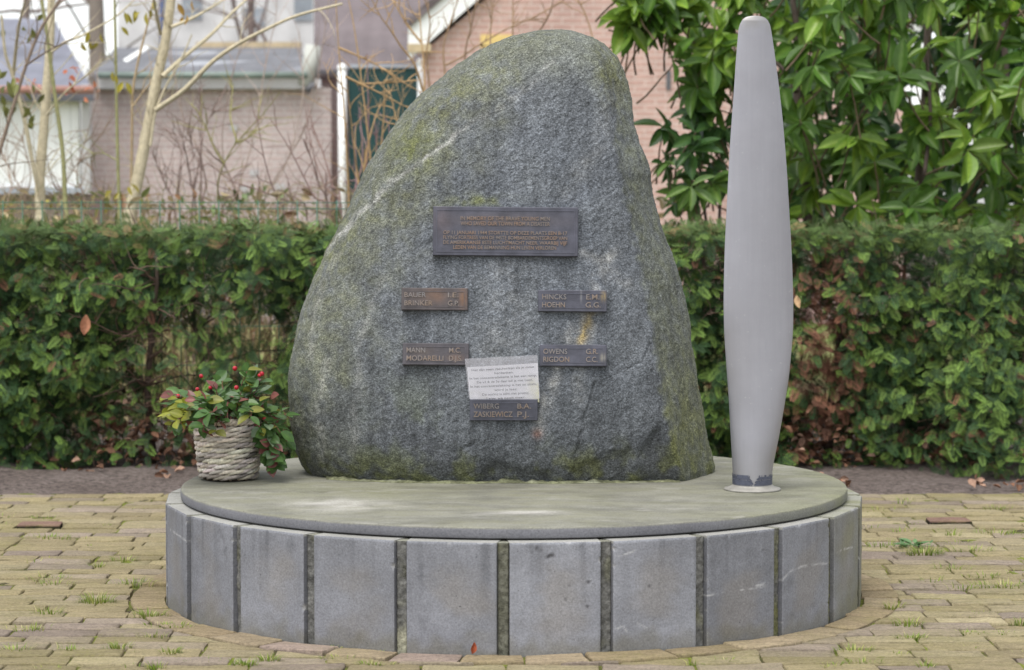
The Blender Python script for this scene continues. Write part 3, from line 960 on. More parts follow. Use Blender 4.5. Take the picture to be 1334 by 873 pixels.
def plaque(name, pxrect, tilt_deg, label, lines, lmat, tint, patch=None, group=None, thick=0.016, border=0.011):
    x0, y0, x1, y1 = pxrect
    Yg = 0.0
    for _ in range(3):
        a = P(x0, y0, Yg); b = P(x1, y1, Yg)
        ymin, ymean = front_y(a[0], b[0], b[2], a[2])
        Yg = ymin - 0.004
    w, h = b[0] - a[0], a[2] - b[2]
    c = np.array([(a[0] + b[0]) / 2, Yg - 0.004, (a[2] + b[2]) / 2])
    # lean with the rock
    _, yt = front_y(a[0], b[0], a[2] - 0.02, a[2] + 0.02); _, yb = front_y(a[0], b[0], b[2] - 0.02, b[2] + 0.02)
    lean = float(np.clip((yt - yb) / h, -0.25, 0.25)) * 0.8
    tr = math.radians(tilt_deg)
    ex = np.array([math.cos(tr), 0, -math.sin(tr)])
    ez = np.array([math.sin(tr), lean, math.cos(tr)]); ez /= np.linalg.norm(ez)
    en = np.cross(ex, ez)                                     # towards the viewer (-Y)
    def frame(u, v, hh):
        return c + (np.asarray(u) - .5)[:, None] * w * ex + (.5 - np.asarray(v))[:, None] * h * ez + np.asarray(hh)[:, None] * en
    root = empty(name, c, label, 'plaque', group)
    nu, nv = max(24, int(w / 0.005)), max(12, int(h / 0.005))
    m = MB()
    bev = 0.002
    us = np.concatenate([[0, 0], np.linspace(bev / w, 1 - bev / w, nu), [1, 1]]); vs = np.concatenate([[0, 0], np.linspace(bev / h, 1 - bev / h, nv), [1, 1]])
    U, Vv = np.meshgrid(us, vs)
    H = np.zeros(U.shape)
    H[1:-1, 1:-1] = -0.0006
    H[2:-2, 2:-2] = 0
    H[0, :] = H[-1, :] = H[:, 0] = H[:, -1] = -thick - 0.02
    H[1, 1:-1] = H[-2, 1:-1] = -bev; H[1:-1, 1] = H[1:-1, -2] = -bev
    pts = frame(U.ravel(), Vv.ravel(), H.ravel())
    col = np.full((len(pts), 3), tint)
    nz_ = fbm(pts * 18 + w * 50, 4)[:, None]
    col = col * (1 + 0.25 * nz_)
    if patch:
        for (pu, pv, ru, rv, pc, am) in patch:
            mk = np.exp(-((U.ravel() - pu) / ru) ** 2 - ((Vv.ravel() - pv) / rv) ** 2) * am * (0.9 + 0.5 * nz_[:, 0])
            mk = np.clip(mk, 0, 1)[:, None]
            col = col * (1 - mk) + np.array(pc) * mk
    m.grid(pts, len(us), len(vs), col, flip=True)
    bodyo = m.build('plate', MAT['bronze'], root)
    smooth_by_angle(bodyo, 25)
    # thin raised line running round inside the edge
    rb = MB()
    bu, bv = border / w, border / h
    def bar(ua, va, ub, vb):
        uu = np.array([ua, ub, ub, ua] * 2); vv = np.array([vb, vb, va, va] * 2)
        hh = np.array([-0.0005] * 4 + [0.0016] * 4)
        rb.hexa(frame(uu, vv, hh), np.array(tint) * 1.35)
    t1, t2 = 0.0016 / w, 0.0016 / h
    bar(bu, bv, 1 - bu, bv + t2); bar(bu, 1 - bv - t2, 1 - bu, 1 - bv)
    bar(bu, bv + t2, bu + t1, 1 - bv - t2); bar(1 - bu - t1, bv + t2, 1 - bu, 1 - bv - t2)
    rb.build('raised_border', MAT['bronze'], root, smooth=False)
    cols = [lines] if name == 'memorial_plaque' else [lines[:2], lines[2:]]
    for part in cols:
        lettering(part, frame, 0.003, 0.006).build('lettering', lmat, root, smooth=False)
    return root, frame, c, w, h

DK = (0.068, 0.069, 0.089)
plaque('memorial_plaque', (564, 269.5, 753, 333.5), 0.5, 'large dark bronze plaque with six lines of raised lettering, highest on the boulder',
       [('IN MEMORY OF THE BRAVE YOUNG MEN', .19, .805, .195, .275), ('WHO SAVED OUR TOWN FROM A DISASTER', .19, .805, .30, .38),
        ('OP 11 JANUARI 1944 STORTTE OP DEZE PLAATS EEN B-17', .072, .925, .49, .565), ('FLYING FORTRESS VAN DE 94STE BOMBARDEMENTSGROEP VAN', .072, .925, .59, .665),
        ('DE AMERIKAANSE 8STE LUCHTMACHT NEER, WAARBIJ VIJF', .072, .925, .69, .765), ('LEDEN VAN DE BEMANNING HUN LEVEN VERLOREN', .142, .85, .79, .865)],
       MAT['let_copper'], DK, [(.5, .28, .36, .12, (.15, .11, .085), .3), (.07, .3, .06, .3, (.13, .095, .095), .4)])
GRP = 'small bronze name plaques on the boulder'
plaque('name_plaque', (523, 375, 609.5, 404), 0.4, 'small bronze name plaque with an orange rust patch, below the large plaque on the left',
       [('BAUER', .045, .37, .19, .42), ('BRINKER', .045, .47, .56, .79), ('I.E.', .70, .86, .19, .42), ('G.P.', .70, .87, .56, .79)],
       MAT['let_grey'], (0.078, 0.068, 0.07), [(.52, .34, .15, .35, (.20, .105, .06), .5), (.3, .35, .3, .3, (.16, .11, .08), .3), (.93, .45, .06, .4, (.26, .13, .06), .6)], GRP)
plaque('name_plaque', (701, 378, 790.5, 406), 0.3, 'small dark bronze name plaque with a pale scratch and ochre stained corner',
       [('HINCKS', .06, .41, .18, .43), ('HOEHN', .06, .39, .55, .80), ('E.M.', .70, .89, .18, .43), ('G.G.', .69, .91, .55, .80)],
       MAT['let_grey'], DK, [(.95, .3, .035, .2, (.32, .24, .10), .9), (.62, .25, .008, .25, (.4, .4, .4), .8)], GRP)
plaque('name_plaque', (524.5, 447, 611, 475.5), 0.4, 'small brownish bronze name plaque left of the white note, partly behind its clear sleeve',
       [('MANN', .06, .34, .19, .43), ('MODARELLI', .06, .615, .56, .80), ('M.C.', .70, .88, .19, .43), ('D.J.S.', .70, .90, .56, .80)],
       MAT['let_grey'], (0.072, 0.066, 0.074), [(.8, .65, .12, .15, (.22, .13, .08), .5), (.3, .4, .2, .25, (.15, .11, .08), .35)], GRP)
plaque('name_plaque', (703, 449, 790.5, 477), 0.2, 'small dark bronze name plaque with a light grey spot, right of the white note',
       [('OWENS', .055, .41, .18, .43), ('RIGDON', .055, .44, .55, .80), ('G.R.', .69, .87, .18, .43), ('C.C.', .69, .86, .55, .80)],
       MAT['let_grey'], DK, [(.94, .6, .035, .17, (.33, .31, .25), 1.0)], GRP)
lowroot, lowframe, lowc, loww, lowh = plaque('name_plaque', (612, 520, 700.5, 548), 0.0, 'lowest small bronze name plaque, with the white note tucked behind its top edge',
       [('WIBERG', .055, .43, .19, .43), ('ZASKIEWICZ', .055, .63, .56, .82), ('B.A.', .70, .90, .19, .43), ('P.J.', .70, .87, .56, .82)],
       MAT['let_grey'], (0.068, 0.070, 0.090), None, GRP)

# note in a clear sleeve, its foot behind the lowest plaque
nY = lowc[1] + 0.008
def note_rect(px4):
    return np.array([P(x, y, nY) for x, y in px4])
q = note_rect([(608.5, 478.5), (700.5, 473), (702.5, 524), (613, 527)])
def note_frame(u, v, h):
    u = np.asarray(u)[:, None]; v = np.asarray(v)[:, None]
    p = q[0] * (1 - u) * (1 - v) + q[1] * u * (1 - v) + q[2] * u * v + q[3] * (1 - u) * v
    p = p.copy()
    p[:, 1] += -np.asarray(h) - 0.004 * (1 - v[:, 0]) * np.sin(u[:, 0] * np.pi)
    return p
note = empty('paper_note', q.mean(0), 'white paper note with typed lines in a clear sleeve above the lowest plaque', 'note')
nm = MB()
U, Vv = np.meshgrid(np.linspace(0, 1, 30), np.linspace(0, 1, 18))
pu, pv = U.ravel(), Vv.ravel()
A = note_frame(pu, pv, np.zeros(len(pu))); B = note_frame(pu, pv, np.full(len(pu), -0.0008))
pc = np.full((len(pu), 3), (0.66, 0.655, 0.67))
ym = np.clip(np.exp(-((pu - 1.0) / 0.14) ** 2) * sstep(0.25, 0.6, pv) * (0.8 + noise(A * 40)), 0, 1)[:, None]
pc = pc * (1 - ym) + np.array((0.52, 0.50, 0.20)) * ym
gm = np.clip(np.exp(-((pu - 0.05) / 0.2) ** 2) * sstep(0.3, 0.8, pv) * (0.5 + noise(A * 60)), 0, 0.6)[:, None]
pc = pc * (1 - gm) + np.array((0.44, 0.43, 0.38)) * gm
nm.grid(A, 30, 18, pc, flip=True); nm.grid(B, 30, 18, pc)
nm.build('sheet', m_attr('paper', 0.6, 60, 0.05), note)
lt = lettering([('Het zijn geen geschenken als je moet', .06, .95, .055, .115), ('herdenken.', .38, .65, .165, .225), ('In het concentratiekamp is het een ramp,', .02, .98, .275, .335),
                ('De x2 & de 3e daar wil je niet heen,', .12, .92, .385, .445), ('In het concentratiekamp is het zo stom,', .02, .97, .495, .555), ('word je leeg.', .36, .69, .605, .665),
                ('De oorlog is echt niet prettig,', .18, .86, .715, .775), ('Laten we nooit meer.', .24, .80, .825, .885)], note_frame, 0.0006, 0.018)
lt.build('typed_lines', MAT['ink'], note, smooth=False)
t = NT('clear_plastic')
tr_ = t.n('ShaderNodeBsdfTransparent'); tr_.inputs[0].default_value = (0.93, 0.93, 0.94, 1)
gl_ = t.n('ShaderNodeBsdfPrincipled'); gl_.inputs['Base Color'].default_value = (0.75, 0.74, 0.78, 1); gl_.inputs['Roughness'].default_value = 0.3
mx = t.n('ShaderNodeMixShader'); mx.inputs[0].default_value = 0.2
t.l(tr_.outputs[0], mx.inputs[1]); t.l(gl_.outputs[0], mx.inputs[2]); t.l(mx.outputs[0], t.o.inputs[0])
nY2 = nY - 0.0075
sv = np.array([P(x, y, nY2) for x, y in ((605.5, 467.5), (700, 462.5), (703.5, 519.5), (611, 519.5))])
U, Vv = np.meshgrid(np.linspace(0, 1, 24), np.linspace(0, 1, 14)); U = U.ravel()[:, None]; Vv = Vv.ravel()[:, None]
sp3 = sv[0] * (1 - U) * (1 - Vv) + sv[1] * U * (1 - Vv) + sv[2] * U * Vv + sv[3] * (1 - U) * Vv
sp3[:, 1] += -0.003 * (1 - Vv[:, 0]) * np.sin(U[:, 0] * np.pi) + 0.0012 * noise(sp3 * 30)
sm = MB(); sm.grid(sp3, 24, 14, flip=True); sm.grid(sp3 + np.array([0, 0.0004, 0]), 24, 14)
sm.build('plastic_sleeve', t.m, note)

# ------------------------------------------------------------------ PROPELLER BLADE
BY = -0.20
bl = [(20.6, 980, 987), (21.3, 974.5, 992.5), (23.2, 970, 997), (26.5, 966.5, 1000.4), (32, 963.6, 1003.2), (40, 961.6, 1005), (55, 960.5, 1007.2), (78, 958.4, 1010.6), (117, 955.8, 1015.7), (156, 952.8, 1020.2), (195, 950, 1023.7), (234, 947.9, 1026.6), (273, 945.8, 1029), (312, 943.6, 1031.5), (350, 942.2, 1033.5), (395, 941.4, 1035), (430, 942.2, 1034.6), (447, 943.3, 1033.2), (490, 946.6, 1028.7), (525, 949.4, 1022.8), (565, 951.6, 1015.6), (585, 952.8, 1011.5), (600, 953.8, 1008.2), (612, 954.3, 1006.2), (622, 954.6, 1005.4), (636, 954.6, 1005.4), (642, 954.6, 1005.4)]
bl = np.array(bl, float)
ysm = np.concatenate([np.linspace(20.6, 40, 24), np.linspace(40, 642, 240)[1:]])
from_l = np.interp(ysm, bl[:, 0], bl[:, 1]); from_r = np.interp(ysm, bl[:, 0], bl[:, 2])
def smooth1(a, k=5):
    for _ in range(k):
        a[25:-1] = (a[24:-2] + 2 * a[25:-1] + a[26:]) / 4
    return a
from_l, from_r = smooth1(from_l, 12), smooth1(from_r, 12)
Pl = np.array([P(x, y, BY) for x, y in zip(from_l, ysm)]); Pr = np.array([P(x, y, BY) for x, y in zip(from_r, ysm)])
root = empty('propeller_blade', ((Pl[-1][0] + Pr[-1][0]) / 2, BY, T_TOP), 'tall upright grey aluminium propeller blade on the right of the plinth', 'propeller blade')
NA = 72
pb = MB(); R_ = []
ang = np.linspace(0, 2 * np.pi, NA, endpoint=False)
HZ = (Pl[:, 2] - T_TOP) / (Pl[0][2] - T_TOP)
BT = np.interp(HZ, [0, .06, .14, .3, .5, .8, .97, .99, 1.0], [.0633, .0633, .052, .034, .024, .015, .0095, .0085, .003])
TW = np.interp(HZ, [0, .12, .35, .7, 1.0], [0, 0, 17, 8, 3]); EX = np.interp(HZ, [0, .1, .3, 1], [1.0, 1.0, 0.75, 0.7])
def wide(a_):
    b_ = a_.copy()
    for _ in range(500): b_[26:-8] = (b_[25:-9] + 2 * b_[26:-8] + b_[27:-7]) / 4
    return b_
BT, TW, EX = wide(BT), wide(TW), wide(EX)
for k in range(len(ysm)):
    a = (Pr[k][0] - Pl[k][0]) / 2; cx_ = (Pr[k][0] + Pl[k][0]) / 2; z = Pl[k][2]
    hz = (z - T_TOP) / (Pl[0][2] - T_TOP)
    bthick, tw = BT[k], math.radians(TW[k])
    ca, sa = np.cos(ang), np.sin(ang)
    ex = EX[k]
    x = a * np.sign(ca) * abs(ca) ** 1.0
    yv = bthick * np.sign(sa) * abs(sa) ** (1 / ex) * np.where(sa < 0, 1.0, 0.6)
    # camber and twist, then stretch back to the outline
    X2 = x * math.cos(tw) - yv * math.sin(tw); Y2 = x * math.sin(tw) + yv * math.cos(tw)
    X2 = (X2 - (X2.max() + X2.min()) / 2) * (2 * a / (np.ptp(X2) + 1e-9))
    R_.append(np.stack([cx_ + X2, BY + Y2, np.full(NA, z)], 1))
R_ = np.concatenate(R_[::-1])
pb.grid(R_, NA, len(ysm), wrapu=True)
pb.li.append(np.arange(NA) + (len(ysm) - 1) * NA); pb.lt.append(np.array([NA]))
def m_alu():
    t = NT('matt_grey_paint'); co = t.coords()
    st = t.mapped(co, (14, 14, 0.5))
    f = t.ramp(t.noise(st, 6, 6, 0.65), [(0.3, 0.97), (0.7, 1.03)])
    f2 = t.ramp(t.noise(co, 5, 5, 0.6), [(0.3, 0.93), (0.7, 1.07)])
    sx = t.n('ShaderNodeSeparateXYZ'); t.l(co, sx.inputs[0])
    tip = t.ramp(t.math('DIVIDE', t.math('ADD', sx.outputs[2], t.math('MULTIPLY', t.noise(co, 12, 6, 0.7), 0.14)), 1.7), [(0.888, 0.0), (0.925, 0.7)])
    c = t.mix(1.0, t.mix(1.0, (0.305, 0.303, 0.328), f, 'MULTIPLY'), f2, 'MULTIPLY')
    spk = t.ramp(t.noise(co, 80, 3, 0.6), [(0.68, 0.0), (0.72, 1.0)])
    c = t.mix(t.math('MULTIPLY', spk, 0.25), c, (0.55, 0.55, 0.53))
    c = t.mix(tip, c, (0.255, 0.245, 0.225))
    gs = t.ramp(t.noise(t.mapped(co, (60, 60, 3.0), (0, math.radians(12), 0)), 4, 4, 0.7), [(0.66, 0.0), (0.72, 1.0)])
    c = t.mix(t.math('MULTIPLY', gs, 0.14), c, (0.18, 0.175, 0.17))
    low = t.ramp(t.math('ADD', sx.outputs[2], t.math('MULTIPLY', t.noise(st, 9, 4, 0.6), 0.10)), [(0.03, 0.45), (0.22, 0.0)])
    c = t.mix(low, c, (0.235, 0.225, 0.205))
    rg = t.ramp(t.noise(co, 14, 5, 0.6), [(0.3, 0.36), (0.7, 0.52)])
    return t.pbr(c, rg, t.bump(t.noise(co, 60, 4, 0.6), 0.05, 0.002), metal=0.5, spec=0.5)
MAT['alu'] = m_alu()
pb.build('blade', MAT['alu'], root)
cxb = root.location[0]; rsh = (Pr[-1][0] - Pl[-1][0]) / 2
fl = MB(); an = np.linspace(0, 2 * np.pi, 64, endpoint=False)
zz = [(rsh + 0.0275, 0.0004), (rsh + 0.029, 0.003), (rsh + 0.027, 0.006), (rsh + 0.012, 0.010), (rsh + 0.004, 0.014), (rsh - 0.004, 0.024)]
V = np.concatenate([np.stack([cxb + r * np.cos(an), BY + r * np.sin(an), np.full(64, T_TOP + z)], 1) for r, z in zz])
fc = np.full((len(V), 3), (0.26, 0.25, 0.225)) * (1 + 0.2 * noise(V * 25))[:, None]
fl.grid(V, 64, len(zz), fc, wrapu=True)
fl.build('flange', m_attr('dull_metal', 0.6, 40, 0.2, metal=0.2), root)
# chipped dark band round the shank
bd = MB()
na, nz = 220, 26
az = np.linspace(0, 2 * np.pi, na, endpoint=False)
zt = P(980, 619.5, BY - rsh)[2]; zb_ = P(980, 633, BY - rsh)[2]
zs = np.linspace(zb_, zt, nz)
pts = []; ids = {}
quads = []
def bpt(i, j):
    a = az[i % na]; z = zs[j]
    hw = np.interp(z, [R_[0][2], R_[30 * NA][2]], [rsh, rsh])
    # follow the shank a hair outside it
    yk = np.interp(z, Pl[::-1, 2], (Pr - Pl)[::-1, 0] / 2)
    return (cxb + (yk + .0012) * math.cos(a) * 1.0 + np.interp(z, Pl[::-1, 2], (Pr + Pl)[::-1, 0] / 2) - cxb, BY + 0.0648 * math.sin(a), z)
for i in range(na):
    for j in range(nz - 1):
        a = (az[i] + az[(i + 1) % na] + (2 * np.pi if i == na - 1 else 0)) / 2
        zf = (j + .5) / (nz - 1)
        off = abs((a - 1.5 * np.pi)) * rsh                     # distance from the middle of the front
        lim = 0.004 + 0.020 * max(0, zf - 0.35) + 0.006 * noise(np.array([a * 9, zf * 4, 1.0]))
        if off < lim: continue
        if 0.50 < zf < 0.56 and noise(np.array([a * 6, 0.3, 4.0])) > -0.35: continue
        if noise(np.array([a * 20, zf * 6, 9.0])) > 0.62: continue
        if zf > 0.85 and noise(np.array([a * 8, 0.2, 14.0])) > 0.05: continue
        f = []
        for (ii, jj) in ((i, j), (i + 1, j), (i + 1, j + 1), (i, j + 1)):
            key = (ii % na, jj)
            if key not in ids: ids[key] = len(pts); pts.append(bpt(*key))
            f.append(ids[key])
        quads.append(f)
bd.add(np.array(pts), np.array(quads))
bd.build('painted_band', m_flat('dark_blue_band', (0.065, 0.072, 0.10), 0.6, 60, 0.3), root)

# ------------------------------------------------------------------ WICKER BASKET + PLANT
bc = PZ(293.5, 629, T_TOP) + np.array([0, 0.098, 0])
bk = empty('wicker_basket', bc, 'round grey brown wicker basket on the left edge of the plinth', 'basket')
BH = 0.196
def brad(z): return np.interp(z, [0, .03, .1, BH], [.085, .090, .099, .108])
wk = MB()
NSTK = 18; NROW = 10
for r in range(NROW):
    zc = 0.008 + (r + .5) * (BH - 0.02) / NROW
    for k in range(NSTK):
        a0 = 2 * math.pi * (k + 0.5 * (r % 2)) / NSTK + rng.normal(0, 0.03)
        st_ = 2 * math.pi / NSTK
        tl = np.linspace(-0.25, 2.35, 11)
        # outside over two stakes, then dives in behind the next
        prof = np.interp(tl, [-.25, .1, .5, 1.1, 1.7, 2.0, 2.35], [-.010, -.002, .0055, .0072, .0055, -.001, -.010])
        zz = zc + (tl - 1.05) * 0.0066 + rng.normal(0, 0.0008)
        aa = a0 + tl * st_
        rr = brad(zz) + prof + rng.normal(0, 0.0008)
        pts = np.stack([bc[0] + rr * np.cos(aa), bc[1] + rr * np.sin(aa), T_TOP + zz], 1)
        c = np.array((0.50, 0.45, 0.39)) * (1 + rng.normal(0, 0.22)) * np.array([1, 1 + rng.normal(0, .03), 1 + rng.normal(0, .06)])
        if zc < 0.03: c = c * 0.62
        wk.tube(pts, 0.0061 * np.interp(tl, [-.25, .2, 1.8, 2.35], [.55, 1, 1, .55]) * (1 + rng.normal(0, .08)), 6, c)
wk.build('woven_side', MAT['wicker'], bk)
stk = MB()
for k in range(NSTK):
    a = 2 * math.pi * k / NSTK
    zz = np.linspace(0.004, BH, 6)
    rr = brad(zz) - 0.004
    stk.tube(np.stack([bc[0] + rr * math.cos(a), bc[1] + rr * math.sin(a), T_TOP + zz], 1), 0.0042, 5, (0.22, 0.17, 0.12))
stk.build('stakes', MAT['wicker'], bk)
rim_ = MB()
for ph in (0, 2.1, 4.2):
    aa = np.linspace(0, 2 * np.pi, 160)
    rr = brad(BH) + 0.006 * np.cos(aa * 13 + ph); zz = BH + 0.002 + 0.006 * np.sin(aa * 13 + ph)
    rim_.tube(np.stack([bc[0] + rr * np.cos(aa), bc[1] + rr * np.sin(aa), T_TOP + zz], 1), 0.0062, 6, np.array((0.47, 0.41, 0.345)) * (1 + 0.1 * math.sin(ph)), cap=False)
rim_.build('braided_rim', MAT['wicker'], bk)
lin = MB(); an = np.linspace(0, 2 * np.pi, 48, endpoint=False)
zz = [(0.0005, 0.0008), (0.078, 0.0008), (0.081, 0.004), (0.088, 0.10), (0.096, BH - 0.02), (0.0005, BH - 0.022)]
V = np.concatenate([np.stack([bc[0] + r * np.cos(an), bc[1] + r * np.sin(an), np.full(48, T_TOP + z)], 1) for r, z in zz])
lin.grid(V, 48, len(zz), wrapu=True)
lin.build('soil_filled_liner', MAT['potsoil'], bk)

# leaf templates: x along the leaf, y across, z up; length 1, half width 1
def leaf_template(nu, shape, fold=0.25, curl=0.25, wave=0.0):
    t = np.linspace(0, 1, nu)
    w = shape(t)
    V = []
    for k in range(nu):
        for sgn in (-1, -0.5, 0, 0.5, 1):
            V.append((t[k], sgn * w[k], fold * abs(sgn) * w[k] - curl * t[k] ** 2 + wave * math.sin(t[k] * 9 + sgn) * abs(sgn)))
    V = np.array(V)
    q = []
    for k in range(nu - 1):
        for j in range(4):
            a = k * 5 + j
            q.append((a, a + 5, a + 6, a + 1))
    return V, np.array(q)
oval = leaf_template(7, lambda t: np.sin(np.pi * np.clip(t, 0.01, .995) ** 0.85) ** 0.8, 0.18, 0.10)
lance = leaf_template(8, lambda t: np.sin(np.pi * np.clip(t, 0.01, .995) ** 0.95) ** 0.75 * (0.25 + 0.75 * np.clip(t * 4, 0, 1)), 0.22, 0.16)
dryt = leaf_template(6, lambda t: np.sin(np.pi * np.clip(t, 0.02, .98)) ** 0.8, 0.5, -0.12, 0.12)

def frames(d, n):
    d = unit(d); n = n - d * (n * d).sum(-1, keepdims=True); n = unit(n)
    return d, np.cross(n, d), n

def leafset(mb, tmpl, pos, d, n, length, width, col, vein=None):
    """width: half width in metres; vein: colour factor along the midrib"""
    d, b_, n_ = frames(d, n)
    tv, tf = tmpl
    tv2 = tv.copy()
    M = len(pos)
    length = np.broadcast_to(length, (M,))[:, None]; width = np.broadcast_to(width, (M,))[:, None]
    cc = np.repeat(np.asarray(col, float)[:, None, :], len(tv), 1)
    if vein is not None:
        midr = (abs(tv[:, 1]) < 1e-6)
        cc[:, midr] = cc[:, midr] * vein
    tvz = tv2.copy()
    V = pos[:, None] + tv2[None, :, 0, None] * (d * length)[:, None] + tv2[None, :, 1, None] * (b_ * width)[:, None] + tv2[None, :, 2, None] * (n_ * length * 0.6)[:, None]
    Fc = (np.arange(M) * len(tv))[:, None, None] + tf[None]
    mb.add(V.reshape(-1, 3), Fc.reshape(-1, 4), cc.reshape(-1, 3))

plant = empty('berry_plant', bc + np.array([0, 0, BH]), 'small bushy plant with oval leaves and red berries growing in the wicker basket', 'plant')
lv = MB(); sm = MB()
pos = []; dd = []; nn = []; ll = []; cc = []
bt = bc + np.array([0, 0, BH - 0.02])
def plant_col():
    r = rng.random()
    if r < 0.55: return np.array((0.075, 0.15, 0.045))
    if r < 0.72: return np.array((0.10, 0.19, 0.05))
    if r < 0.82: return np.array((0.14, 0.20, 0.12))
    if r < 0.87: return np.array((0.19, 0.20, 0.04))
    return np.array((0.20, 0.08, 0.07))
for k in range(74):
    a = rng.uniform(0, 2 * np.pi); sp2 = rng.uniform(0.1, 1.0) ** 0.6
    d0 = np.array([math.cos(a) * sp2 * .66, math.sin(a) * sp2 * .8, 1.0 - 0.45 * sp2])
    L = rng.uniform(0.15, 0.275) * (1.0 + 0.04 * sp2)
    p0 = bt + np.array([math.cos(a), math.sin(a), 0]) * 0.08 * sp2
    drop = 0.015 + 0.10 * sp2
    tl = np.linspace(0, 1, 8)[:, None]
    pts = p0 + d0 * L * tl + np.array([0, 0, -drop]) * tl ** 2.4 + rng.normal(0, .004, (8, 3)) * tl
    pts[:, 2] = np.maximum(pts[:, 2], T_TOP + 0.03)
    sm.tube(pts, np.linspace(.0022, .0012, 8), 5, (0.16, 0.07, 0.05))
    yellow = (pts[-1][0] < bc[0] - 0.10) and rng.random() < 0.6
    for j in range(2, 8):
        for sgn in (-1, 1):
            if rng.random() < 0.3: continue
            tang = unit(pts[min(j + 1, 7)] - pts[j - 1])
            side = unit(np.cross(tang, [0, 0, 1.0]) + 1e-3)
            dv_ = tang * 0.55 + side * sgn * 0.8 + rng.normal(0, .35, 3) + np.array([0, 0, .1])
            pos.append(pts[j] + rng.normal(0, .002, 3)); dd.append(dv_); nn.append(np.array([0, -0.45, 1.0]) + rng.normal(0, .4, 3))
            ll.append(rng.uniform(0.036, 0.058) * (0.75 + 0.25 * j / 7))
            c = plant_col() if not yellow else np.array((0.23, 0.25, 0.035)) * rng.uniform(.8, 1.15)
            cc.append(c * rng.uniform(.8, 1.2))
# trailing shoots over the right rim
for k in range(9):
    p0 = bt + np.array([rng.uniform(.07, .12), rng.uniform(-.10, .04), .01])
    L = rng.uniform(.10, .165)
    tl = np.linspace(0, 1, 8)[:, None]
    pts = p0 + np.array([.085, -.02, .05]) * tl * rng.uniform(.6, 1.2) + np.array([0, 0, -L]) * tl ** 1.7 + rng.normal(0, .004, (8, 3)) * tl
    pts[:, 2] = np.maximum(pts[:, 2], T_TOP + 0.045)
    sm.tube(pts, np.linspace(.0022, .0012, 8), 5, (0.20, 0.05, 0.06))
    for j in range(2, 8):
        for sgn in (-1, 1):
            pos.append(pts[j]); dd.append(np.array([sgn * .6, -.5, -.5]) + rng.normal(0, .4, 3)); nn.append(np.array([.3, -1.0, .5]) + rng.normal(0, .35, 3))
            ll.append(rng.uniform(.034, .054)); cc.append(plant_col() * rng.uniform(.8, 1.1))
ll = np.array(ll)
pos = np.array(pos); keep = pos[:, 0] < P(374, 560, .0)[0]
leafset(lv, oval, pos[keep], np.array(dd)[keep], np.array(nn)[keep], ll[keep], ll[keep] * 0.34, np.array(cc)[keep], np.array((1.25, 1.2, 1.1)))
lv.build('leaves', MAT['leaf'], plant)
sm.build('stems', MAT['bark'], plant)
def ball(mb, c, r, col=None, n=10):
    th = np.linspace(0, np.pi, n); ph = np.linspace(0, 2 * np.pi, 2 * n, endpoint=False)
    V = np.array([(c[0] + r * math.sin(t) * math.cos(p), c[1] + r * math.sin(t) * math.sin(p), c[2] + r * math.cos(t)) for t in th for p in ph])
    mb.grid(V, 2 * n, n, col, wrapu=True, flip=True)
for (bx, by) in [(262, 490), (306, 480), (338, 489), (341, 487), (308, 505), (257, 507), (232, 516), (274, 505), (361, 573), (344, 545)]:
    m = MB(); p = P(bx, by, bc[1] - 0.085 + rng.uniform(0, .03)); ball(m, p, 0.0070 * rng.uniform(.85, 1.15))
    m.build('berry', MAT['berry'], plant)

# ------------------------------------------------------------------ HEDGE
def sparse(px_, py_):
    """how much foliage the hedge carries at a place"""
    dn = np.ones(np.shape(px_))
    def hole(cx_, cy_, rx, ry, v):
        nonlocal dn
        g_ = np.exp(-(((px_ - cx_) / rx) ** 2 + ((py_ - cy_) / ry) ** 2) ** 1.5)
        dn = dn * (1 - (1 - v) * g_)
    hole(345, 428, 50, 44, 0.02); hole(262, 425, 75, 62, 0.30); hole(190, 470, 60, 60, 0.35); hole(190, 570, 110, 58, 0.12); hole(330, 540, 80, 70, 0.25)
    hole(230, 500, 60, 50, 0.3)
    hole(1085, 590, 55, 40, 0.2); hole(1065, 480, 34, 90, 0.35); hole(1210, 595, 70, 20, 0.3)
    return dn

def spray_template():
    V = []; Q = []
    npair = 13
    for k in range(npair):
        t = 0.06 + 0.9 * k / (npair - 1)
        ln = 0.40 * (math.sin(math.pi * min(0.5 + t * 0.12, 1)) if t < .35 else 1.0) * (1 - 0.55 * max(0, t - .55) / .45)
        for sgn in (-1, 1):
            a = math.radians(62 - 22 * t)
            d_ = np.array([math.cos(a), sgn * math.sin(a), -0.10])
            w_ = np.array([-math.sin(a), sgn * math.cos(a), 0]) * 0.024
            b0 = np.array([t, 0, -0.12 * t * t])
            i = len(V)
            V += [b0, b0 + d_ * ln * .5 + w_, b0 + d_ * ln, b0 + d_ * ln * .5 - w_]
            Q.append((i, i + 1, i + 2, i + 3) if sgn < 0 else (i, i + 3, i + 2, i + 1))
    i = len(V)
    V += [np.array([0, -.012, 0]), np.array([0, .012, 0]), np.array([1, .004, -.12]), np.array([1, -.004, -.12])]
    Q.append((i, i + 1, i + 2, i + 3))
    return np.array(V), np.array(Q)
SPR = spray_template()
HX0, HX1, HY0 = -3.1, 3.1, 3.52
HZT = 1.095
hedge = empty('yew_hedge', (0, 3.9, 0), 'long clipped dark green yew hedge behind the boulder, thin and bare low on its left', 'hedge')
fo = MB()

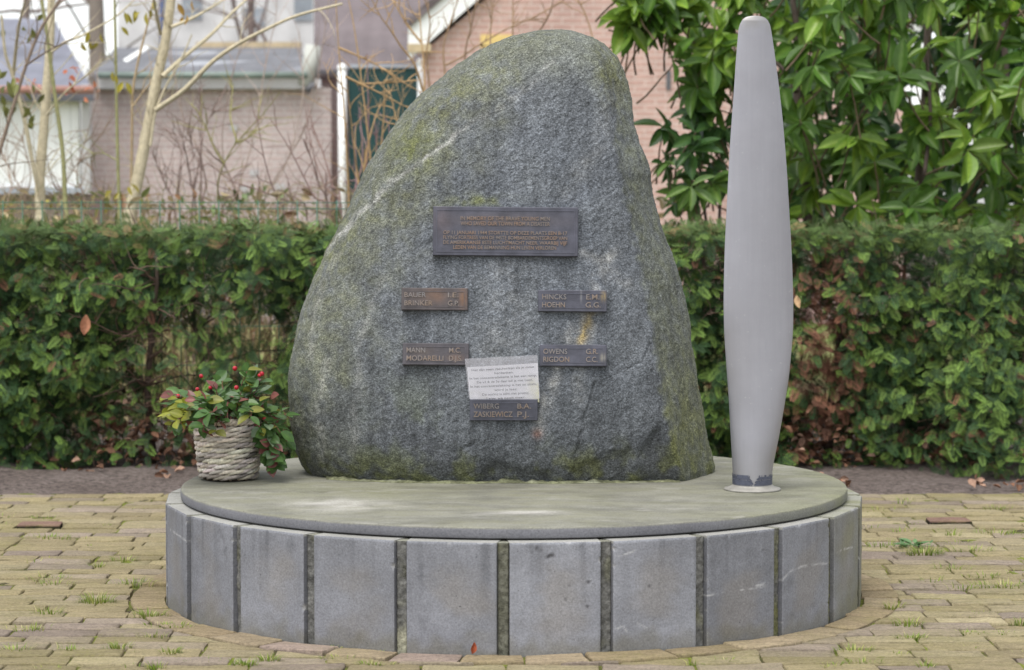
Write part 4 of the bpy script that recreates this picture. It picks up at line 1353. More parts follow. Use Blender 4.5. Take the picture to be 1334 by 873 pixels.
def hedge_layer(M, yoff, thick, face, lengths, bright):
    x = rng.uniform(HX0, HX1, M)
    z = 0.01 + (HZT + 0.025 - 0.01) * rng.random(M) ** 0.95
    y = HY0 + yoff + thick * rng.random(M)
    base = np.stack([x, y, z], 1)
    cl = fbm(base * np.array([5.5, 0.5, 6.5]), 3)                # clumps stand out, hollows fall back
    y = y - 0.22 * cl * face - 0.42 * sstep(1120, 1290, proj(base)[0]) * sstep(0.75, 0.10, z) * face
    # the foot is set back
    y = y + 0.05 * sstep(0.30, 0.0, z) * face
    pos = np.stack([x, y, z], 1)
    px_, py_ = proj(pos)
    dn = sparse(px_, py_)
    keep = rng.random(M) < dn * np.where((px_ > 470) & (px_ < 840), 0.45, 1.0) * (1 if face else 0.9)
    if face: keep &= (cl > -0.5)
    pos = pos[keep]; cl = cl[keep]; px_ = px_[keep]; py_ = py_[keep]
    m = len(pos)
    d_ = np.stack([rng.normal(0, .7, m), -np.abs(rng.normal(.6, .35, m)) * (1 if face else .6), rng.normal(-0.6, .45, m)], 1)
    n_ = np.stack([rng.normal(0, .35, m), rng.normal(-0.55, .3, m), np.abs(rng.normal(.8, .25, m))], 1)
    d_, b_, n_ = frames(d_, n_)
    L = rng.uniform(*lengths, m)[:, None]
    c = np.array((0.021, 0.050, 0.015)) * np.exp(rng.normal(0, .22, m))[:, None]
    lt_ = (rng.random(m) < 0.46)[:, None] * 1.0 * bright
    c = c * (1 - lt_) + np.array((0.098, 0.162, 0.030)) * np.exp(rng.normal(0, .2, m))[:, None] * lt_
    # dead brown patch beside the blade and odd brown sprays elsewhere
    pb_ = np.exp(-((px_ - 1072) / 38) ** 2 - ((py_ - 460) / 135) ** 2) * .9 + 0.035
    br = (rng.random(m) < pb_)[:, None]
    c = np.where(br, np.array((0.13, 0.058, 0.034)) * np.exp(rng.normal(0, .3, m))[:, None], c)
    tipc = np.array((1.35, 1.3, 1.2))
    T = len(SPR[0])
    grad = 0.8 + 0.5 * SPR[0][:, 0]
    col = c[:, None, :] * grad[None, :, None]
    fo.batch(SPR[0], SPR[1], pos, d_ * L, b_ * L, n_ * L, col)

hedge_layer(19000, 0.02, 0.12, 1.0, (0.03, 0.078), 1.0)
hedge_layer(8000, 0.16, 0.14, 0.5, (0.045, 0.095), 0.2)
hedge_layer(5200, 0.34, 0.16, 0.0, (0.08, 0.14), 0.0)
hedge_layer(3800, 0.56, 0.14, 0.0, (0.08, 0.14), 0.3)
# clipped top: short, upright, yellower shoots
M = 5600
x = rng.uniform(HX0, HX1, M); yv = HY0 + rng.uniform(0.0, 0.68, M)
z = HZT + 0.012 + 0.028 * fbm(np.stack([x * 4, yv * 4, 0 * x], 1), 3) + rng.normal(0, .012, M) - 0.05 * (rng.random(M) < .4)
px_, py_ = proj(np.stack([x, yv, z], 1))
pos = np.stack([x, yv, z], 1)
d_ = np.stack([rng.normal(0, .8, M), rng.normal(-.35, .6, M), np.abs(rng.normal(.35, .35, M))], 1)
n_ = np.stack([rng.normal(0, .3, M), rng.normal(-.4, .3, M), np.full(M, .8)], 1)
d_, b_, n_ = frames(d_, n_)
L = rng.uniform(.04, .085, M)[:, None]
c = np.array((0.064, 0.105, 0.028)) * np.exp(rng.normal(0, .3, M))[:, None]
c = np.where((rng.random(M) < .10)[:, None], np.array((0.17, 0.12, 0.05)), c)
fo.batch(SPR[0], SPR[1], pos, d_ * L, b_ * L, n_ * L, c)
fo.build('foliage', MAT['needles'], hedge)

br = MB()
def wander(p, d, L, n, amp):
    pts = [p]; d = unit(np.array(d, float))
    for k in range(n):
        d = unit(d + rng.normal(0, amp, 3))
        pts.append(pts[-1] + d * L / n)
    return np.array(pts)
tx = []
x = HX0 + 0.1
while x < HX1: tx.append(x); x += rng.uniform(.26, .4)
for x in tx:
    p0 = np.array([x, 3.86 + rng.normal(0, .04), -0.01])
    trunk = wander(p0, (rng.normal(0, .1), 0, 1), 1.08, 8, .07)
    br.tube(trunk, np.linspace(.022, .008, 9), 6, (0.075, 0.052, 0.04))
    ppx, _ = proj(p0[None]); dens = 34 if ppx[0] < 480 or ppx[0] > 1000 else 14
    for k in range(dens):
        j = rng.uniform(0.08, 1.0)
        pp = trunk[int(j * 8)]
        a = rng.uniform(0, 2 * np.pi)
        b2 = wander(pp, (math.cos(a), math.sin(a) * .9, rng.uniform(-.1, .9)), rng.uniform(.2, .5), 6, .2)
        br.tube(b2, np.linspace(.0055, .0015, 7), 4, np.array((0.10, 0.062, 0.045)) * rng.uniform(.6, 1.4), cap=False)
        for _ in range(2):
            q0 = b2[rng.integers(2, 6)]
            b3 = wander(q0, (rng.normal(), -abs(rng.normal()), rng.normal(.2, .6)), rng.uniform(.08, .22), 4, .25)
            br.tube(b3, np.linspace(.0026, .001, 5), 4, np.array((0.12, 0.075, 0.055)) * rng.uniform(.6, 1.4), cap=False)
br.build('branches', MAT['bark'], hedge)

# fallen leaves caught under and in the hedge
lit = MB()
def litter(M, xa, xb, ya, yb, za, zb):
    pos = np.stack([rng.uniform(xa, xb, M), rng.uniform(ya, yb, M), rng.uniform(za, zb, M)], 1)
    d_ = rng.normal(0, 1, (M, 3)) * np.array([1, 1, .45]); n_ = rng.normal(0, .5, (M, 3)) + np.array([0, -.3, 1])
    L = rng.uniform(.022, .058, M)
    c = np.array((0.19, 0.10, 0.062)) * np.exp(rng.normal(0, .35, M))[:, None]
    c = np.where((rng.random(M) < .3)[:, None], np.array((0.33, 0.21, 0.15)) * np.exp(rng.normal(0, .2, M))[:, None], c)
    leafset(lit, dryt, pos, d_, n_, L, L * .32, c)
wl = lambda px_: P(px_, 600, 3.7)[0]
litter(360, wl(90), wl(380), 3.62, 4.25, 0.0, 0.16)
litter(160, wl(110), wl(260), 3.6, 3.9, 0.03, 0.34)
litter(380, wl(1010), wl(1150), 3.55, 4.2, 0.0, 0.26)
litter(260, wl(1180), wl(1300), 3.55, 4.0, 0.0, 0.17)
litter(260, -3.0, 3.0, 3.45, 4.4, 0.0, 0.05)
litter(16, wl(1215), wl(1320), 2.72, 3.0, 0.005, 0.03)
litter(10, wl(1040), wl(1075), 2.75, 3.0, 0.005, 0.03)
litter(12, wl(60), wl(260), 3.2, 3.45, 0.0, 0.03)
litter(700, -4, 4, 4.5, 7.5, 0.0, 0.05)
tag(lit.build('leaf_litter', MAT['dryleaf']), 'brown fallen leaves heaped on the soil under the hedge', 'leaves', kind='stuff')

def single_leaf(px_, py_, Y, d_, n_, L, col, label, name='fallen_leaf'):
    m = MB(); p = P(px_, py_, Y)
    leafset(m, dryt, p[None], np.array([d_], float), np.array([n_], float), np.array([L]), np.array([L * .26]), np.array([col]))
    return tag(m.build(name, MAT['dryleaf'], origin=p), label, 'leaf')
single_leaf(112, 410, 3.36, (-.1, -.1, -1), (.25, -1, .1), .095, (0.36, 0.17, 0.10), 'long tan dead leaf hanging on the face of the hedge left of the basket')
p_ = PZ(617, 852, 0.006)
single_leaf(615, 852, p_[1] - 0.012, (.15, .05, 1), (.3, -1, 0), .034, (0.33, 0.085, 0.04), 'small red brown leaf standing against the foot of the plinth panels')
single_leaf(1328, 318, 3.36, (-.1, -.3, .4), (.2, -1, .2), .06, (0.55, 0.40, 0.25), 'pale cream dead leaf caught in the hedge at the right')
single_leaf(1038, 385, 3.36, (.25, -.2, -1), (-.4, -1, .1), .06, (0.55, 0.38, 0.22), 'pale curled dead leaf in the hedge beside the propeller blade')

# ------------------------------------------------------------------ GRASS in the joints
gr = MB()
bladeT = np.array([(0, -1, 0), (0, 1, 0), (.5, .75, .10), (.5, -.75, .10), (1, 0, -.12)], float)
bladeF4 = np.array([(0, 1, 2, 3)]); bladeF3 = np.array([(3, 2, 4)])
def tuft(c, n, rad, h, colmix=0.5):
    M = n
    a = rng.uniform(0, 2 * np.pi, M); r = rad * np.sqrt(rng.random(M))
    pos = np.stack([c[0] + r * np.cos(a) * 1.5, c[1] + r * np.sin(a) * .7, np.full(M, -0.006)], 1)
    d_ = np.stack([np.cos(a) * rng.uniform(.1, 1.1, M), np.sin(a) * rng.uniform(.1, .9, M), np.full(M, 1.0)], 1)
    n_ = np.stack([-np.cos(a), -np.sin(a), np.full(M, .6)], 1)
    d_, b_, n_ = frames(d_, n_)
    L = (h * rng.uniform(.5, 1.15, M))[:, None]; wd = rng.uniform(.0011, .0022, M)[:, None]
    c1 = np.array((0.17, 0.25, 0.035)); c2 = np.array((0.30, 0.31, 0.09)); c3 = np.array((0.42, 0.38, 0.20))
    w_ = rng.random(M)[:, None]
    col = np.where(w_ < .6, c1, np.where(w_ < .9, c2, c3)) * np.exp(rng.normal(0, .2, M))[:, None]
    V = pos[:, None] + bladeT[None, :, 0, None] * (d_ * L)[:, None] + bladeT[None, :, 1, None] * (b_ * wd)[:, None] + bladeT[None, :, 2, None] * (n_ * L)[:, None]
    off = (np.arange(M) * 5)[:, None, None]
    i0 = gr.n
    gr.add(V.reshape(-1, 3), (off + bladeF4[None]).reshape(-1, 4), np.repeat(col[:, None], 5, 1).reshape(-1, 3))
    t3 = (off + bladeF3[None]).reshape(-1, 3) + i0
    gr.li.append(t3.ravel()); gr.lt.append(np.full(len(t3), 3))
spots = [(68, 702, 40, .05, .035), (65, 755, 30, .05, .03), (125, 785, 70, .035, .045), (60, 800, 30, .03, .04), (110, 702, 14, .05, .02), (70, 762, 26, .04, .035), (175, 762, 40, .04, .04), (160, 730, 20, .03, .03),
         (195, 803, 60, .035, .035), (218, 815, 40, .05, .02), (20, 848, 26, .03, .03), (90, 847, 26, .025, .03), (155, 845, 40, .025, .035), (222, 852, 36, .02, .035), (205, 870, 20, .02, .03), (200, 830, 18, .03, .03),
         (40, 820, 30, .05, .03), (128, 738, 18, .02, .03), (350, 860, 40, .02, .03), (318, 866, 40, .022, .03), (440, 858, 18, .03, .02), (482, 866, 26, .02, .025), (495, 850, 10, .02, .02), (430, 846, 16, .03, .02),
         (1203, 722, 90, .045, .045), (1240, 698, 14, .02, .05), (1150, 712, 40, .06, .035), (1175, 694, 16, .03, .04), (1300, 695, 40, .06, .035), (1265, 718, 30, .05, .035), (1250, 708, 16, .04, .03), (1310, 765, 90, .08, .035),
         (1285, 752, 24, .04, .03), (1255, 768, 24, .03, .035), (1238, 742, 22, .04, .035), (1183, 815, 40, .03, .04), (1187, 832, 40, .03, .03), (1163, 793, 30, .02, .035), (1330, 813, 26, .02, .03), (1260, 825, 26, .03, .02),
         (1306, 826, 20, .03, .02), (1110, 848, 30, .04, .03), (1125, 863, 22, .03, .02), (1205, 868, 16, .015, .03), (1170, 853, 16, .015, .02), (1090, 866, 12, .03, .02), (1300, 663, 22, .04, .03), (1145, 665, 14, .05, .03), (1175, 657, 10, .02, .04),
         (906, 866, 12, .015, .025), (945, 862, 16, .02, .025), (238, 818, 20, .02, .02), (1215, 758, 14, .03, .03), (1278, 800, 14, .03, .02)]
for (sx, sy, n_, rad, h) in spots:
    tuft(PZ(sx, sy, 0), int(n_ * 1.6), rad * 1.2, h * 0.95)
for _ in range(210):
    x_, y_ = rng.uniform(-3.2, 3.2), rng.uniform(-1.6, 2.5)
    if math.hypot(x_, y_) > 1.3: tuft((x_, y_), int(rng.integers(5, 16)), rng.uniform(.012, .05), rng.uniform(.012, .028))
tag(gr.build('grass', MAT['grass']), 'thin tufts of grass and moss growing in the joints of the brick paving', 'grass', kind='stuff')
# small broad-leaved weed
wd = MB(); c0 = PZ(1193, 712, 0.0)
M = 26; a = rng.uniform(0, 2 * np.pi, M)
L = rng.uniform(.025, .06, M)
leafset(wd, oval, c0 + np.stack([np.cos(a) * .01, np.sin(a) * .01, np.full(M, .004)], 1) + rng.normal(0, .012, (M, 3)) * np.array([2, 1, .3]), np.stack([np.cos(a), np.sin(a) * .8, rng.uniform(.05, .5, M)], 1),
        np.tile(np.array([0, -.2, 1.0]), (M, 1)), L, L * .2, np.array((0.13, 0.24, 0.10)) * np.exp(rng.normal(0, .15, M))[:, None])
tag(wd.build('weed', MAT['leaf'], origin=c0), 'low blue green weed with spreading leaves between the paving bricks right of the plinth', 'weed')

# ------------------------------------------------------------------ WIRE FENCE behind the hedge
FY = 4.55
wf = empty('wire_fence', (0, FY, 0), 'low green welded wire garden fence just behind the hedge', 'fence')
m = MB()
zt = P(200, 262, FY)[2]
x = -4.0
while x < 0.62:
    m.tube([(x, FY, 0.0), (x + .004, FY, zt * .5), (x, FY, zt + .004)], .0026, 5)
    x += 0.1
zz = [P(200, 264.5, FY)[2], P(200, 272.5, FY)[2]]
z = zz[1] - .2
while z > .05: zz.append(z); z -= .2
for z in zz: m.tube([(-4.0, FY + .004, z), (-2, FY + .004, z + .003), (0, FY + .004, z), (0.6, FY + .004, z)], .0022, 5)
m.build('wire_mesh', MAT['wire'], wf)
for x in (-3.75, 0.61):
    m = MB(); m.tube([(x, FY + .03, -.02), (x, FY + .03, zt + .0)], .012, 10); m.build('fence_post', MAT['wire'], wf)

# ------------------------------------------------------------------ YOUNG TREES AND TWIGS behind the hedge
PALE = (0.50, 0.44, 0.30); OLIVE = (0.25, 0.245, 0.11); TAN = (0.36, 0.27, 0.16); REDB = (0.24, 0.16, 0.14); ORNG = (0.40, 0.265, 0.13)

def pline(pts, Y, lean=0.0):
    return np.array([P(x, y, Y + lean * k / max(1, len(pts) - 1)) for k, (x, y) in enumerate(pts)])
def pr(wpx, Y): return wpx / 2 * (Y - CAMY) / F_PX

def twigs(mb, pts, n, Lr, r0, col, spread=.8, depth=1, up=.35):
    for _ in range(int(n)):
        k = rng.integers(1, len(pts))
        base = pts[k]; tan = unit(pts[k] - pts[k - 1])
        d_ = unit(tan * .8 + rng.normal(0, spread, 3) * np.array([1, .7, 1]) + np.array([0, 0, up]))
        L = rng.uniform(*Lr) * (1.0 if r0 > .01 else .85)
        w = wander(base, d_, L, 6, .13)
        mb.tube(w, np.linspace(r0, r0 * .3, 7), 4, np.array(col) * rng.uniform(.75, 1.2), cap=False)
        if depth > 0: twigs(mb, w, rng.integers(0, 3), (L * .3, L * .6), r0 * .55, col, spread, depth - 1, up)

def tree(label, Y, stem, w0, w1, col, branches=(), ntw=10, Ltw=(.2, .5), cat='tree', name='young_tree', twr=.004, leaves=None, lean=0.1):
    st_ = pline(stem, Y, lean)
    foot = st_[0].copy(); foot[2] = 0
    root = empty(name, foot, label, cat, None)
    full = np.concatenate([[foot + np.array([0, 0, -.02])], [(foot + st_[0]) / 2 + np.array([.01, 0, 0])], st_])
    # carry the stem on above the frame
    full = np.concatenate([full, [full[-1] + (full[-1] - full[-2]) * .9]])
    pts = catmull(full, 40)
    m = MB(); m.tube(pts, np.linspace(pr(w0, Y) * 1.15, pr(w1, Y) * .8, 40) * (1 + .05 * noise(pts * 9)), 10, np.array(col)[None].repeat(1, 0)[0])
    m.build('trunk', MAT['bark'], root)
    c = MB()
    for b_, bw in branches:
        bp = catmull(pline(b_, Y, rng.uniform(-.5, .5)), 24)
        c.tube(bp, np.linspace(pr(bw, Y), pr(bw * .45, Y), 24), 7, np.array(col) * rng.uniform(.85, 1.1), cap=False)
        twigs(c, bp, 4, (.12, .35), twr * .8, col, .6, 1)
    if ntw: twigs(c, pts[14:], ntw * 1.6, Ltw, twr * .95, col, .8, 2)
    if c.n: c.build('branches', MAT['bark'], root)
    if leaves:
        lm = MB()
        for (lx, ly, sp, n_, col_, Lr) in leaves:
            p = np.array([P(lx + rng.normal(0, sp), ly + rng.normal(0, sp * .8), Y + rng.normal(0, .15)) for _ in range(n_)])
            L = rng.uniform(*Lr, n_)
            leafset(lm, lance, p, rng.normal(0, .5, (n_, 3)) + np.array([0, 0, -1.0]), rng.normal(0, .5, (n_, 3)) + np.array([0, -1, .2]), L, L * .2, np.array(col_) * np.exp(rng.normal(0, .25, n_))[:, None])
        lm.build('leaves', MAT['leaf'], root)
    return root

YG = (0.30, 0.26, 0.04); OL = (0.16, 0.17, 0.05)
tree('pale young tree with the thickest leaning trunk, left of the boulder behind the hedge', 6.0, [(165, 300), (168, 285), (178, 240), (190, 180), (203, 110), (216, 50), (226, -25)], 18, 13, PALE,
     [([(203, 143), (240, 117), (275, 82), (309, 58), (347, 38), (388, 20), (446, 5)], 7), ([(211, 100), (240, 74), (275, 45), (299, 20), (325, -4)], 6.5), ([(222, 36), (250, 24), (275, 10), (300, -6)], 5), ([(209, 44), (203, 14), (198, -10)], 5),
      ([(196, 190), (202, 150), (215, 115), (235, 80), (250, 45)], 4)], 10, leaves=[(178, 10, 12, 9, YG, (.05, .09)), (240, 6, 14, 6, (0.36, 0.22, 0.05), (.05, .09))])
tree('pale young tree with an upright trunk in front of the white boarded wall', 6.2, [(52, 300), (53, 280), (52, 230), (57, 170), (61, 110), (66, 40), (67, -25)], 15, 11, PALE,
     [([(55, 262), (45, 223), (33, 161), (17, 100), (7, 69), (2, 20)], 7), ([(17, 100), (24, 38), (34, -5)], 5), ([(64, 70), (85, 55), (110, 45), (150, 22), (175, 0)], 4), ([(60, 150), (85, 120), (110, 100), (135, 75)], 3)], 10,
     leaves=[(15, 120, 18, 16, OL, (.05, .09)), (38, 145, 12, 8, OL, (.05, .08)), (118, 52, 10, 5, YG, (.05, .08)), (30, 30, 20, 5, OL, (.04, .07))])
tree('slim greenish stem crossing in front of the pale upright trunk', 5.7, [(88, 300), (85, 262), (81, 192), (70, 113), (62, 51), (52, -15)], 6.5, 4.5, OLIVE, [], 3)
tree('straight thin olive sapling midway between the two pale trunks', 5.8, [(156, 300), (155, 262), (153, 192), (151, 90), (149, -12)], 5, 3.5, OLIVE, [([(154, 210), (135, 200), (118, 200)], 2)], 3, (.1, .3), leaves=[(158, 100, 10, 4, YG, (.05, .08)), (160, 245, 8, 5, YG, (.05, .08))])
tree('thin beige sapling just left of the thick leaning trunk', 6.4, [(170, 300), (171, 240), (172, 170), (173, 120), (180, 80), (190, 40)], 4.5, 3, TAN, [([(172, 140), (195, 110), (215, 95)], 3)], 4, (.1, .3))
tree('dark slanting stem at the far left edge before the white wall', 5.6, [(-30, 300), (-14, 240), (0, 195), (17, 140), (34, 85), (52, 40), (70, 12)], 6, 4, (0.20, 0.15, 0.11), [([(34, 85), (60, 68), (95, 50)], 3)], 6, leaves=[(8, 100, 10, 6, OL, (.05, .09))])

def bush(label, Y, stems, col, ntw, Ltw, r=.0035, name='bare_shrub', leaves=None, wr=3.0):
    foot = P(stems[0][0][0], 300, Y); foot[2] = 0
    root = empty(name, foot, label, 'shrub')
    m = MB()
    for s_ in stems:
        q_ = pline(s_, Y + rng.normal(0, .15), rng.uniform(-.2, .2))
        g_ = q_[0].copy(); g_[2] = 0; g_[0] = foot[0] * .6 + g_[0] * .4
        pts = catmull(np.concatenate([[g_], q_]) if s_[0][1] > 215 else q_, 26)
        m.tube(pts, np.linspace(pr(wr, Y), pr(wr * .35, Y), 26), 5, np.array(col) * rng.uniform(.8, 1.2), cap=False)
        twigs(m, pts[8:], ntw * 1.5 + 1.5, Ltw, r * 1.0, np.array(col) * 1.15, .6, 2, .3)
    m.build('stems', MAT['bark'], root)
    if leaves:
        lm = MB()
        for (lx, ly, sx, sy, n_, col_, Lr) in leaves:
            p = np.array([P(lx + rng.normal(0, sx), ly + rng.normal(0, sy), Y + rng.normal(0, .15)) for _ in range(n_)])
            L = rng.uniform(*Lr, n_)
            leafset(lm, oval, p, rng.normal(0, 1, (n_, 3)), rng.normal(0, .5, (n_, 3)) + np.array([0, -.6, .6]), L, L * .28, np.array(col_) * np.exp(rng.normal(0, .25, n_))[:, None])
        lm.build('leaves', MAT['leaf'], root)
    return root
bush('forked green barked shrub before the middle of the brick shed wall', 6.6, [[(285, 290), (284, 240), (292, 213), (309, 185), (343, 148), (365, 120)], [(292, 213), (278, 190), (268, 165), (255, 140)], [(309, 185), (300, 150), (304, 110)], [(309, 186), (325, 178), (332, 170)]], (0.27, 0.25, 0.10), 3, (.1, .3))
bush('dark twiggy shrub with many upright shoots beside the thick leaning trunk', 7.2, [[(250, 290), (256, 230), (262, 190), (262, 140), (258, 110)], [(255, 290), (248, 235), (240, 190), (228, 150)], [(262, 290), (268, 240), (262, 200), (270, 160), (290, 125)],
     [(235, 290), (232, 240), (236, 200), (225, 170)], [(262, 230), (250, 190), (246, 160)], [(230, 290), (215, 240), (200, 205)], [(285, 290), (305, 250), (290, 210)]], (0.22, 0.16, 0.14), 7, (.12, .35), leaves=[(290, 264, 40, 10, 26, (0.16, 0.22, 0.09), (.04, .07)), (200, 272, 40, 10, 20, (0.2, 0.2, 0.06), (.04, .07))])
bush('reddish brown arching shoots leaning left before the shed wall near the green gate', 6.3, [[(370, 290), (362, 262), (349, 225), (341, 190), (335, 150)], [(430, 295), (408, 255), (388, 215), (372, 185), (352, 155)], [(445, 290), (424, 245), (411, 210), (402, 170), (396, 130)],
     [(442, 280), (432, 240), (421, 200), (408, 165), (401, 135)], [(425, 290), (415, 240), (403, 200), (394, 180)], [(445, 292), (420, 278), (375, 262), (330, 245), (300, 235), (275, 215)], [(440, 295), (425, 260), (425, 225)], [(400, 292), (385, 265), (370, 250)]], REDB, 3, (.08, .28))
bush('tangle of orange brown budding stems before the green gate left of the boulder', 6.0, [[(455, 290), (452, 210), (448, 140), (441, 60), (437, -10)], [(490, 290), (484, 220), (474, 130), (462, 40), (452, -10)], [(500, 280), (496, 210), (500, 150), (500, 105)], [(470, 285), (462, 200), (452, 110)],
     [(552, 122), (540, 84), (522, 60), (508, 38), (495, 20), (480, -10)], [(441, 62), (460, 70), (490, 84), (520, 104), (552, 122)], [(549, 56), (535, 38), (520, 15), (510, -6)], [(551, 140), (553, 100), (549, 50), (545, -10)], [(450, 100), (475, 112), (500, 124), (530, 140)],
     [(530, 290), (525, 200), (515, 150), (505, 110)], [(472, 290), (476, 210), (490, 150), (505, 125)], [(465, 110), (500, 108), (545, 105)]], ORNG, 3, (.1, .35), wr=3.4)
bush('purplish upright canes standing close before the green gate', 6.8, [[(480, 290), (478, 230), (480, 150), (478, 70)], [(466, 290), (464, 220), (462, 160)], [(500, 290), (492, 210), (488, 150)], [(520, 290), (512, 220), (506, 160)], [(458, 290), (472, 210), (468, 140)], [(508, 290), (520, 230), (524, 190)]], (0.24, 0.15, 0.155), 1, (.1, .3), wr=4.2)
bush('thin twigs rising over the boulder crown before the pink brick gable', 6.6, [[(580, 85), (600, 75), (625, 58), (660, 38), (700, 20), (745, -8)], [(610, 120), (606, 70), (615, 30), (622, -10)], [(580, 100), (578, 60), (590, 20), (600, -10)], [(640, 90), (639, 40), (645, -10)], [(690, 60), (715, 20), (722, -10)], [(560, 120), (556, 70), (560, 30), (552, -10)], [(668, 60), (668, -10)], [(775, 60), (765, 25), (748, -10)]], (0.30, 0.20, 0.12), 4, (.1, .3))
bush('scrubby bare twigs with a few orange red leaves before the white wall', 7.6, [[(30, 290), (40, 230), (30, 180), (38, 140)], [(70, 290), (90, 230), (120, 190), (150, 150)], [(10, 290), (15, 240), (5, 200)], [(110, 290), (100, 230), (112, 180), (130, 120)], [(95, 290), (70, 240), (60, 200)], [(140, 290), (125, 240), (118, 205)], [(30, 280), (18, 230), (0, 200)]], (0.27, 0.20, 0.15), 5, (.15, .4),
     leaves=[(92, 102, 5, 8, 9, (0.50, 0.15, 0.07), (.04, .07)), (38, 105, 12, 6, 7, (0.45, 0.18, 0.12), (.03, .06)), (122, 115, 8, 6, 5, (0.45, 0.17, 0.09), (.03, .06)), (60, 270, 50, 8, 26, (0.28, 0.24, 0.06), (.04, .08))])
bush('fine pale twiggy branches across the shed roof left of the boulder', 8.2, [[(300, 300), (330, 180), (345, 90), (360, 20)], [(330, 300), (400, 160), (420, 60), (430, -10)], [(340, 300), (250, 180), (225, 90), (200, 20)], [(320, 300), (290, 200), (300, 110), (320, 40)], [(320, 300), (370, 220), (395, 120), (385, 50)]], (0.34, 0.27, 0.23), 7, (.2, .5), r=.003)

# rough ground cover behind the fence
gc = MB()
M = 2600
p = np.stack([rng.uniform(-4, 1.0, M), rng.uniform(5.0, 8.5, M), rng.uniform(0.0, 1.0, M) ** 1.2 * 1.30], 1)
L = rng.uniform(.05, .11, M)
w_ = rng.random(M)[:, None]
c = np.where(w_ < .45, np.array((0.34, 0.27, 0.15)), np.where(w_ < .75, np.array((0.16, 0.19, 0.06)), np.array((0.26, 0.15, 0.08)))) * np.exp(rng.normal(0, .3, M))[:, None]
leafset(gc, lance, p, rng.normal(0, 1, (M, 3)) + np.array([0, 0, .3]), rng.normal(0, .6, (M, 3)) + np.array([0, -.5, .6]), L, L * .18, c)
for _ in range(900):
    x_, y_ = rng.uniform(-3.4, 0.6), rng.uniform(4.9, 8.5)
    h_ = rng.uniform(1.0, 1.42) * (0.93 + 0.02 * (y_ - 5))
    w_ = wander(np.array([x_, y_, -0.02]), (rng.normal(0, .10), rng.normal(0, .08), 1), h_, 5, .09)
    c_ = np.array([(0.42, 0.33, 0.19), (0.36, 0.30, 0.14), (0.22, 0.25, 0.09), (0.30, 0.20, 0.13)][rng.choice(4, p=[.4, .25, .2, .15])]) * rng.uniform(.75, 1.25)
    gc.tube(w_, np.linspace(.0036, .0012, 6), 4, c_, cap=False)
    for j in (3, 4, 5):
        for _k in range(2):
            q_ = wander(w_[j], (rng.normal(0, 1), rng.normal(0, .6), rng.uniform(-.1, .9)), rng.uniform(.06, .2), 3, .3)
            gc.tube(q_, np.linspace(.0028, .0008, 4), 3, c_ * rng.uniform(.8, 1.2), cap=False)
tag(gc.build('undergrowth', MAT['leaf']), 'low straggling undergrowth of dry and green leaves behind the wire fence', 'undergrowth', kind='stuff')

# ------------------------------------------------------------------ LAUREL / RHODODENDRON at right
def evergreen(label, shoots, name, stems, colA, colB, Lr, seedn):
    foot = np.array([shoots[0][0], shoots[0][1] + .3, 0.0])
    root = empty(name, foot, label, 'shrub')
    lv = MB(); tw = MB()
    pos = []; dd = []; nn = []; ll = []; cc = []
    for sx, sy, sz in shoots:
        tip = np.array([sx, sy, sz])
        ax_ = unit(np.array([rng.normal(0, .5), -abs(rng.normal(.45, .4)), rng.normal(.45, .35)]))
        up_ = unit(np.cross(ax_, rng.normal(0, 1, 3))); sd2 = np.cross(ax_, up_)
        nl = rng.integers(5, 9); ph = rng.uniform(0, 6.28)
        bright = rng.random()
        c0 = np.array(colA) if bright < .6 else np.array(colB)
        Ls = rng.uniform(*Lr)
        for k in range(nl):
            a = ph + k * 2.4
            el = rng.uniform(.0, .55)
            d_ = (math.cos(a) * up_ + math.sin(a) * sd2) * math.cos(el) + ax_ * math.sin(el)
            d_ = d_ + np.array([0, 0, -.55 + rng.normal(0, .3)]) + rng.normal(0, .28, 3)
            pos.append(tip - ax_ * .035 * rng.random()); dd.append(d_); nn.append(ax_ * .8 + np.array([0, -.1, .5]) + rng.normal(0, .15, 3))
            ll.append(Ls * rng.uniform(.75, 1.1)); cc.append(c0 * math.exp(rng.normal(0, .18)) * np.array([1, 1, 1]))
        w = wander(tip, -ax_ * .6 + np.array([rng.normal(0, .2), .2, -.5]), rng.uniform(.2, .45), 5, .12)
        tw.tube(w, np.linspace(.0035, .006, 6), 5, np.array((0.14, 0.10, 0.06)) * rng.uniform(.7, 1.3), cap=False)
    ll = np.array(ll)
    leafset(lv, lance, np.array(pos), np.array(dd), np.array(nn), ll, ll * rng.uniform(.165, .215, len(ll)), np.array(cc), np.array((1.6, 1.4, 1.3)))
    lv.build('leaves', MAT['leaf'], root)
    for s_, wv, Y in stems:
        pts = catmull(pline(s_, Y, .2), 24)
        tk = MB(); tk.tube(pts, np.linspace(pr(wv, Y), pr(wv * .5, Y), 24), 8, (0.085, 0.062, 0.05))
        tk.build('trunk', MAT['bark'], root)
    tw.build('branches', MAT['bark'], root)
    return root

